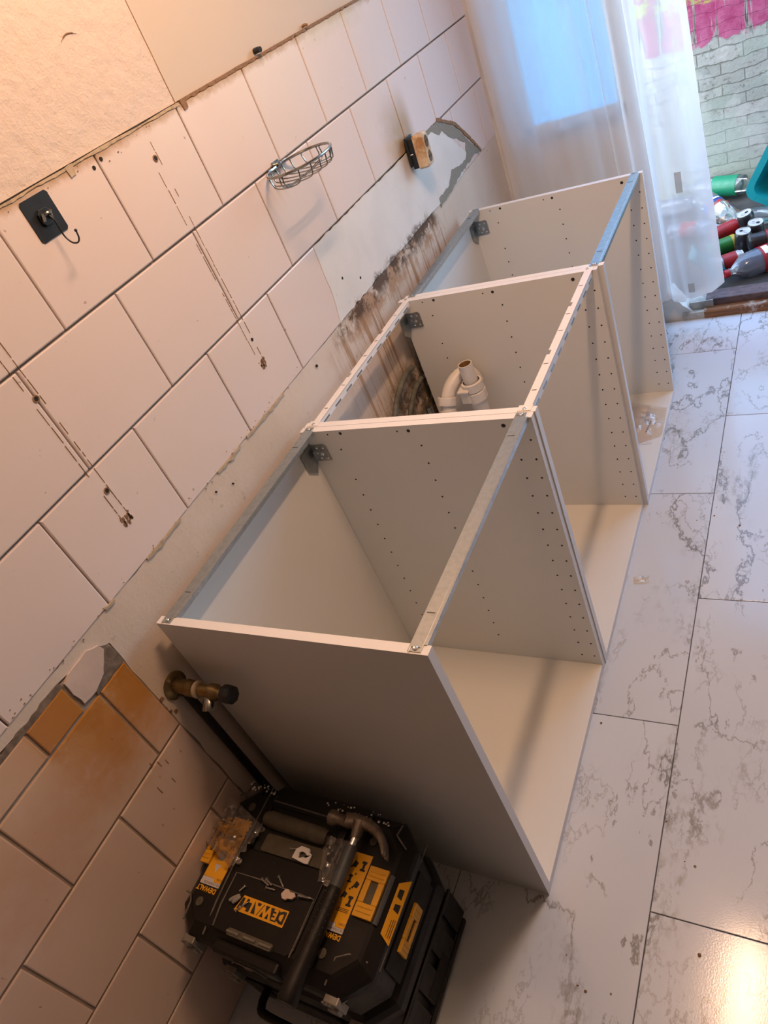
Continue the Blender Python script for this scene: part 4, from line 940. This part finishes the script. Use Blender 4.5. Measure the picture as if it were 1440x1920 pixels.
def plug_item(p, d, label, L=.018):
    d = Vector(d).normalized(); p = Vector(p); bm = bmesh.new(); tube(bm, [p, p+d*L*.3, p+d*L*.8, p+d*L], [.0030, .0040, .0034, .0020], 9)
    return tag(obj('wall_plug', bm, M['white'] if 'white' in label else M['plug'], smooth=True), label, 'wall plug', 'loose wall plugs on the toolbox')
plug_item((.125, -.290, .3525), (.020, .018, 0), 'grey plug at the left end of the logo, outermost', .022)
plug_item((.134, -.292, .3530), (.012, .016, 0), 'grey plug overlapping the letter T of the logo', .018)
bm = bmesh.new(); prism(bm, jag([(.226, -.2500), (.232, -.2400), (.238, -.2395), (.243, -.2430), (.252, -.2420), (.257, -.2475), (.252, -.254), (.243, -.2545), (.240, -.2585), (.232, -.2570)], .003, .0006, 1), 'z', .3498, .3555)
tag(obj('wood_connector', bm, M['skim_pink'], bevel=.0015), 'pale lumpy plastic fitting lying between the screws above the logo', 'fitting')
bm = bmesh.new(); outer = [(.2130, -.1850), (.2140, -.1680), (.2230, -.1600), (.2420, -.1610), (.2450, -.1640), (.2450, -.1670), (.2520, -.1700), (.2520, -.1880), (.2440, -.1890)]
inner = [(.2260, -.1790), (.2240, -.1730), (.2280, -.1690), (.2360, -.1700), (.2440, -.1740), (.2430, -.1790), (.2370, -.1780), (.2310, -.1810), (.2270, -.1830)]
O = [[bm.verts.new((p[0], p[1], z)) for p in outer] for z in (.3510, .3545)]; I = [[bm.verts.new((p[0], p[1], z)) for p in inner] for z in (.3510, .3545)]
for k in range(9):
    k2 = (k+1) % 9
    bm.faces.new((O[0][k], O[0][k2], O[1][k2], O[1][k])); bm.faces.new((I[0][k], I[0][k2], I[1][k2], I[1][k]))
    for z in (0, 1): bm.faces.new((O[z][k], O[z][k2], I[z][k2], I[z][k]))
tag(obj('mounting_plate', bm, M['white_metal']), 'small white metal plate with a keyhole lying on the toolbox handle pad', 'bracket')

# clear plastic bags (left: over the left sticker; right: beside the hammer)
def crumple(pts, z0, amp, seed, n=15):
    """crumpled sheet spanning a quad pts (x,y) x4"""
    bm = bmesh.new(); g = []
    a, b, c, d = [Vector(p) for p in pts]
    for i in range(n+1):
        r = []
        for j in range(n+1):
            u, v = i/n, j/n; p = (a*(1-u)+b*u)*(1-v)+(d*(1-u)+c*u)*v
            q = Vector((p[0]*55+seed, p[1]*55, seed)); h = abs(mnoise.noise(q))*amp*2.2+abs(mnoise.noise(q*2.3))*amp*.9
            h *= .25+1.1*math.sin(PI*min(max(u, .08), .92))*math.sin(PI*min(max(v, .08), .92))
            z = (p[2] if len(p) > 2 else 0)+z0+h; r.append(bm.verts.new((p[0], p[1], z)))
        g.append(r)
    for i in range(n):
        for j in range(n): bm.faces.new((g[i][j], g[i+1][j], g[i+1][j+1], g[i][j+1]))
    return bm
bm = crumple([(.010, -.108, 0), (.128, -.150, .0), (.096, -.240, .0), (.004, -.205, 0)], .3545, .024, 3.3, 20)
tag(obj('plastic_bag', bm, M['bag'], smooth=True, angle=30), 'small clear plastic bag crumpled over the left yellow sticker', 'plastic bag')
bm = crumple([(.268, -.130, 0), (.318, -.128, 0), (.322, -.205, 0), (.290, -.212, 0)], .3545, .014, 8.1, 10)
tag(obj('plastic_bag', bm, M['bag'], smooth=True, angle=30), 'clear plastic wrapper tucked under the hammer shaft', 'plastic bag')
# bag with a paper slip in the far cabinet
t = thing('parts_bag', 'clear plastic bag holding a pale paper slip on the floor of the farthest cabinet', 'plastic bag', (.53, 1.60, .019))
bm = crumple([(.47, 1.74, 0), (.60, 1.70, 0), (.605, 1.54, 0), (.49, 1.47, 0)], .0195, .008, 5.5); obj('bag_film', bm, M['bag'], t, smooth=True, angle=30)
bm = bmesh.new(); prism(bm, [(.462, 1.725), (.540, 1.718), (.578, 1.495), (.520, 1.488), (.44, 1.50)], 'z', .0184, .0190); obj('paper_slip', bm, M['paper'], t)
bm = bmesh.new()
for k in range(6): yy = 1.56+k*.011; prism(bm, [(.545+k*.0015, yy), (.549+k*.0015, yy), (.552+k*.0015, yy+.007), (.548+k*.0015, yy+.007)], 'z', .0191, .0193)
obj('slip_print', bm, M['ink'], t)
bm = crumple([(.612, .905, 0), (.655, .912, 0), (.66, .885, 0), (.62, .875, 0)], .0006, .004, 2.2, 8)
tag(obj('plastic_scrap', bm, M['bag'], smooth=True, angle=30), 'tiny clear plastic scrap on the marble floor beside the middle cabinet', 'scrap')
# floor crumbs
random.seed(21)
spots = [(.8027, 1.197), (.80, 1.16), (.755, 1.02), (.617, .42), (.755, 1.14), (.652, -.10), (.684, -.145), (.86, .13), (.84, .135), (.885, -.03), (.87, 1.12), (.874, 1.15), (.795, .21), (.70, -.15), (.745, -.14)]
where = ['brown crumb on the long floor joint beside the middle cabinet, larger of the pair', 'brown crumb just nearer than the larger one on the joint', 'dark crumb near the front edge of the middle cabinet', 'reddish crumb close to the nearest cabinet front', 'dark crumb left of the joint, level with the middle cabinet end', 'crumb on the floor off the nearest cabinet corner', 'crumb nearest the bottom edge beside the toolbox', 'dark crumb in the bright middle of the right slab, left one', 'dark crumb in the bright middle of the right slab, right one', 'round rusty crumb beside the lamp reflection', 'small dark crumb in the blue reflection, upper one', 'small dark crumb in the blue reflection, lower one', 'crumb sitting on the long joint beside the nearest cabinet', 'crumb near the bottom edge, left of the long joint', 'crumb near the bottom edge, touching the long joint']
for i, (x, y) in enumerate(spots):
    s = random.uniform(.0015, .0036); bm = bmesh.new(); bmesh.ops.create_icosphere(bm, subdivisions=1, radius=s, matrix=Matrix.Translation((x, y, s*.35)) @ Matrix.Diagonal((1, random.uniform(.5, 1.4), .4, 1)))
    tag(obj('crumb', bm, M['crumb']), where[i], 'crumb', 'crumbs scattered on the floor')

# ------------------------------------------------------------------ outside: basin, bottles, cans
GZ = .058
def place(o, p, d, roll=0):
    d = Vector(d).normalized(); m = d.to_track_quat('Z', 'Y').to_matrix().to_4x4() @ Matrix.Rotation(roll, 4, 'Z'); m.translation = Vector(p); o.matrix_world = m
def ething(name, label, cat, group=None):
    o = bpy.data.objects.new(name, None); COL.objects.link(o); o['label'] = label; o['category'] = cat; o.empty_display_size = .05
    if group: o['group'] = group
    ORG[o.name] = Vector((0, 0, 0)); return o
def bottle(label, p, d, L, r, mat, lab=None, lmat=None, cap=None, crush=0, bands=(), roll=0):
    t = ething('drink_bottle', label, 'bottle', 'discarded bottles outside'); seg = 22
    prof = [(r*.55, 0), (r*.95, .006), (r, .02), (r*.97, L*.12), (r, L*.2), (r, L*.66), (r*.97, L*.73), (r*.82, L*.81), (r*.50, L*.88), (.015, L*.925), (.0145, L*.94), (.017, L*.945), (.0135, L*.955), (.0135, L)]
    bm = bmesh.new(); rings = []
    pp = []
    for (a, h), (b, g) in zip(prof, prof[1:]):
        k = 3 if g-h > .03 else 1
        for q in range(k): pp.append((a+(b-a)*q/k, h+(g-h)*q/k))
    pp.append(prof[-1])
    for a, h in pp:
        rings.append([Vector((math.cos(2*PI*k/seg)*a, math.sin(2*PI*k/seg)*a, h)) for k in range(seg)])
        if crush:
            for v in rings[-1]:
                if v.xy.length > .016: f = 1-crush*(.5+mnoise.noise(Vector((v.x*28, v.y*28, v.z*20+r*99)))); v.x *= f; v.y *= f*(1-crush*.4)
    loft(bm, rings); obj('bottle_shell', bm, mat, t, smooth=True, local=True)
    if lab:
        bm = bmesh.new(); a, b = lab; rr = []
        for h in (L*a, L*(a+b)/2, L*b):
            rr.append([Vector((math.cos(2*PI*k/seg)*(r+.0012), math.sin(2*PI*k/seg)*(r+.0012), h)) for k in range(seg)])
            if crush:
                for v in rr[-1]: f = 1-crush*(.5+mnoise.noise(Vector((v.x*28, v.y*28, v.z*20+r*99)))); v.x *= f; v.y *= f*(1-crush*.4)
        loft(bm, rr, False); lo = obj('bottle_label', bm, lmat, t, smooth=True, local=True)
        if bands:
            for (z0, z1, a0, a1, mm) in bands:
                bm = bmesh.new(); k = 7; q = [[Vector((math.cos(a0+(a1-a0)*i/k)*(r+.0020), math.sin(a0+(a1-a0)*i/k)*(r+.0020), L*z)) for i in range(k+1)] for z in (z0, z1)]
                A = [[bm.verts.new(v) for v in row] for row in q]
                for i in range(k): bm.faces.new((A[0][i], A[0][i+1], A[1][i+1], A[1][i]))
                obj('label_print', bm, M[mm], lo, local=True)
    if cap:
        bm = bmesh.new(); lathe(bm, [(.0155, L-.014), (.0158, L-.012), (.0158, L+.002), (.0140, L+.004)], 16); obj('bottle_cap', bm, cap, t, smooth=True, local=True)
    place(t, p, d, roll); return t
def can(label, p, d, mat, L=.116, r=.033, band=None, crush=0, roll=0, rim=None, open_=True):
    t = ething('drink_can', label, 'can', 'discarded cans outside'); seg = 22
    bm = bmesh.new(); rings = []
    for a, h in ((r*.75, 0), (r*.97, .006), (r, .010), (r, L*.3), (r, L*.5), (r, L*.75), (r, L-.012), (r*.84, L-.003)):
        rg = [Vector((math.cos(2*PI*k/seg)*a, math.sin(2*PI*k/seg)*a, h)) for k in range(seg)]
        if crush:
            for v in rg: f = 1-crush*(.5+mnoise.noise(Vector((v.x*40, v.y*40, v.z*40+3))))*math.sin(PI*min(h/L, 1)); v.x *= f; v.y *= f
        rings.append(rg)
    loft(bm, rings, True); obj('can_body', bm, mat, t, smooth=True, local=True)
    bm = bmesh.new(); lathe(bm, [(r*.84, L-.0035), (r*.87, L+.0010), (r*.83, L+.0015), (r*.79, L-.0020), (.0001, L-.0020)], seg, None, 0, False)
    tp = obj('can_lid', bm, rim or M['can_top'], t, smooth=True, local=True)
    if open_:
        bm = bmesh.new(); lathe(bm, [(.0075, L-.0014), (.0001, L-.0013)], 14, Matrix.Translation((.010, 0, 0)), 0, False); obj('drink_hole', bm, M['dark'], tp, local=True)
        bm = bmesh.new(); rr = .0075; tube(bm, [(-.008+rr*math.cos(a*PI/6)*1.1, rr*math.sin(a*PI/6), L-.0004) for a in range(13)], .0012, 6, False); obj('pull_tab', bm, M['can_top'], tp, smooth=True, local=True)
    if band:
        bm = bmesh.new(); lathe(bm, [(r+.0006, L*band[0]), (r+.0006, L*band[1])], seg, None, 0, False); obj('can_stripe', bm, band[2], t, smooth=True, local=True)
    place(t, p, d, roll); return t

PETB = 'pet'
bottle('big smoky bottle with a red label lying just behind the doorway threshold', (1.015, 2.650, .112), (-.86, -.52, -.02), .335, .052, M['pet_grey'], (.34, .60), M['red_label'], M['red'], .0,
       ((.50, .57, .2, 1.0, 'white'), (.38, .46, 1.3, 1.6, 'white'), (.38, .46, 1.75, 2.05, 'white'), (.50, .56, 2.5, 3.4, 'white'), (.38, .46, 4.2, 4.5, 'white'), (.50, .56, 4.4, 5.2, 'white')), roll=.6)
bottle('clear bottle with red cap and blue-red label, half behind the curtain hem', (.575, 3.20, .150), (.50, -.80, -.12), .32, .048, M['pet'], (.30, .44), M['blue_label'], M['red'], .06,
       ((.44, .50, -PI, PI, 'red'), (.34, .38, .2, .9, 'white'), (.33, .39, 1.1, 1.5, 'red')), roll=1.0)
bottle('clear bottle with a green label against the brick wall', (.745, 3.335, .125), (-.93, .36, .0), .30, .046, M['pet'], (.10, .50), M['green_label'], None, .0, ((.20, .38, -1.9, -1.5, 'white'),))
bottle('crushed clear bottle with orange caps beside it under the turquoise basin', (.935, 2.960, .108), (-.95, .18, .0), .27, .047, M['pet'], None, None, M['orange'], .35)
bottle('smoky bottle pressed against the right edge of the view, above the black cans', (1.13, 2.93, .108), (-.92, -.12, .0), .26, .045, M['pet'], None, None, None, .12)
bottle('smoky bottle lying right of the standing black cans, above the big red label', (1.12, 2.81, .102), (-.90, -.28, .0), .24, .040, M['pet_grey'], None, None, None, .08)
bottle('dark crushed bottle lying under the others, left of the black cans', (.44, 3.02, .10), (.9, -.25, 0), .24, .040, M['pet_grey'], (.25, .55), M['red_label'], None, .25)
bottle('clear bottle lying flat behind the red-capped bottle', (.30, 3.30, .105), (.85, -.1, 0), .26, .045, M['pet_grey'], None, None, None, .1)
bottle('clear bottle lying behind the turquoise basin at the wall', (1.18, 3.35, .105), (-.95, .02, 0), .26, .043, M['pet'], None, None, None, .2)
can('open black can standing nearest the viewer, silver top up', (.775, 2.705, .064), (.06, -.12, 1), M['can_black'], roll=2.0)
can('open black can standing behind the nearest one, silver top up', (.818, 2.765, .068), (.05, -.14, 1), M['can_black'], roll=-.6)
can('dark can leaning behind the two open black cans', (.800, 2.865, .075), (-.2, -.12, .9), M['can_black'], roll=1.6)
can('green can with a yellow rim lying on its side at the curtain edge', (.640, 2.735, .095), (.86, .40, .04), M['green'], band=(.80, .95, M['yellow_rim']), open_=False)
can('red can lying behind the green can', (.640, 2.86, .105), (.85, .40, .1), M['red_label'], roll=1, crush=.1)
can('dented silver can with a red emblem in front of the green can', (.672, 2.588, .093), (.86, .36, .02), M['can_top'], band=(.30, .78, M['red_label']), crush=.12, roll=2)
can('black can with a red stripe lying between the standing cans and the big bottle', (.805, 2.600, .165), (.9, .25, -.02), M['can_black'], band=(.55, .85, M['red_label']), crush=.1)
for p, lab in (((.770, 3.03, .075), 'orange bottle cap on the ground below the turquoise basin corner'), ((.735, 3.06, .075), 'orange bottle cap left of the one below the basin corner'), ((.715, 3.14, .075), 'orange bottle cap farthest back, in front of the green label')):
    bm = bmesh.new(); lathe(bm, [(.014, 0), (.0155, .002), (.0155, .014), (.012, .016)], 14, Matrix.Translation(p) @ Matrix.Rotation(.9, 4, 'X'))
    tag(obj('bottle_cap', bm, M['orange'], smooth=True), lab, 'bottle cap', 'loose orange caps')
# turquoise basin lying on its side, mouth toward the room, and a folded turquoise lid by the curtain
t = ething('plastic_basin', 'large turquoise plastic basin tipped on its side against the brick wall', 'basin')
def rrect(a, b, c, z, n=7, wob=0):
    o = []
    for q, (sx, sy) in enumerate(((1, 1), (-1, 1), (-1, -1), (1, -1))):
        for k in range(n):
            th = PI/2*q+PI/2*k/(n-1); o.append(Vector((sx*(a-c)+c*math.cos(th), sy*(b-c)+c*math.sin(th), z)))
    return o
bm = bmesh.new(); loft(bm, [rrect(.080, .140, .03, 0), rrect(.084, .144, .032, .006), rrect(.104, .164, .040, .128), rrect(.106, .166, .041, .140), rrect(.126, .186, .050, .141), rrect(.128, .188, .051, .134), rrect(.131, .191, .053, .134), rrect(.130, .190, .052, .146), rrect(.102, .162, .038, .147), rrect(.098, .158, .037, .130), rrect(.080, .140, .030, .010), rrect(.074, .134, .028, .006)])
obj('basin_shell', bm, M['teal'], t, smooth=True, local=True)
bm = bmesh.new(); loft(bm, [rrect(.05, .09, .02, .0062), rrect(.05, .09, .02, .012), rrect(.042, .08, .018, .0122)]); obj('basin_foot', bm, M['teal'], t, smooth=True, local=True)
t.matrix_world = Matrix.Translation((.972, 3.19, .262)) @ Matrix.Rotation(math.radians(-6), 4, 'Z') @ Matrix.Rotation(math.radians(82), 4, 'X') @ Matrix.Rotation(math.radians(-29), 4, 'Z')
t = ething('plastic_tub', 'turquoise plastic tub lying at the curtain corner by the threshold', 'tub')
bm = bmesh.new(); loft(bm, [rrect(.075, .055, .05, 0), rrect(.082, .062, .055, .03), rrect(.082, .062, .055, .034), rrect(.088, .068, .058, .036), rrect(.088, .068, .058, .042), rrect(.080, .060, .055, .043), rrect(.072, .052, .05, .006)]); obj('tub_shell', bm, M['teal'], t, smooth=True, local=True)
t.matrix_world = Matrix.Translation((.632, 2.575, .110)) @ Matrix.Rotation(math.radians(20), 4, 'Z') @ Matrix.Rotation(math.radians(48), 4, 'Y')
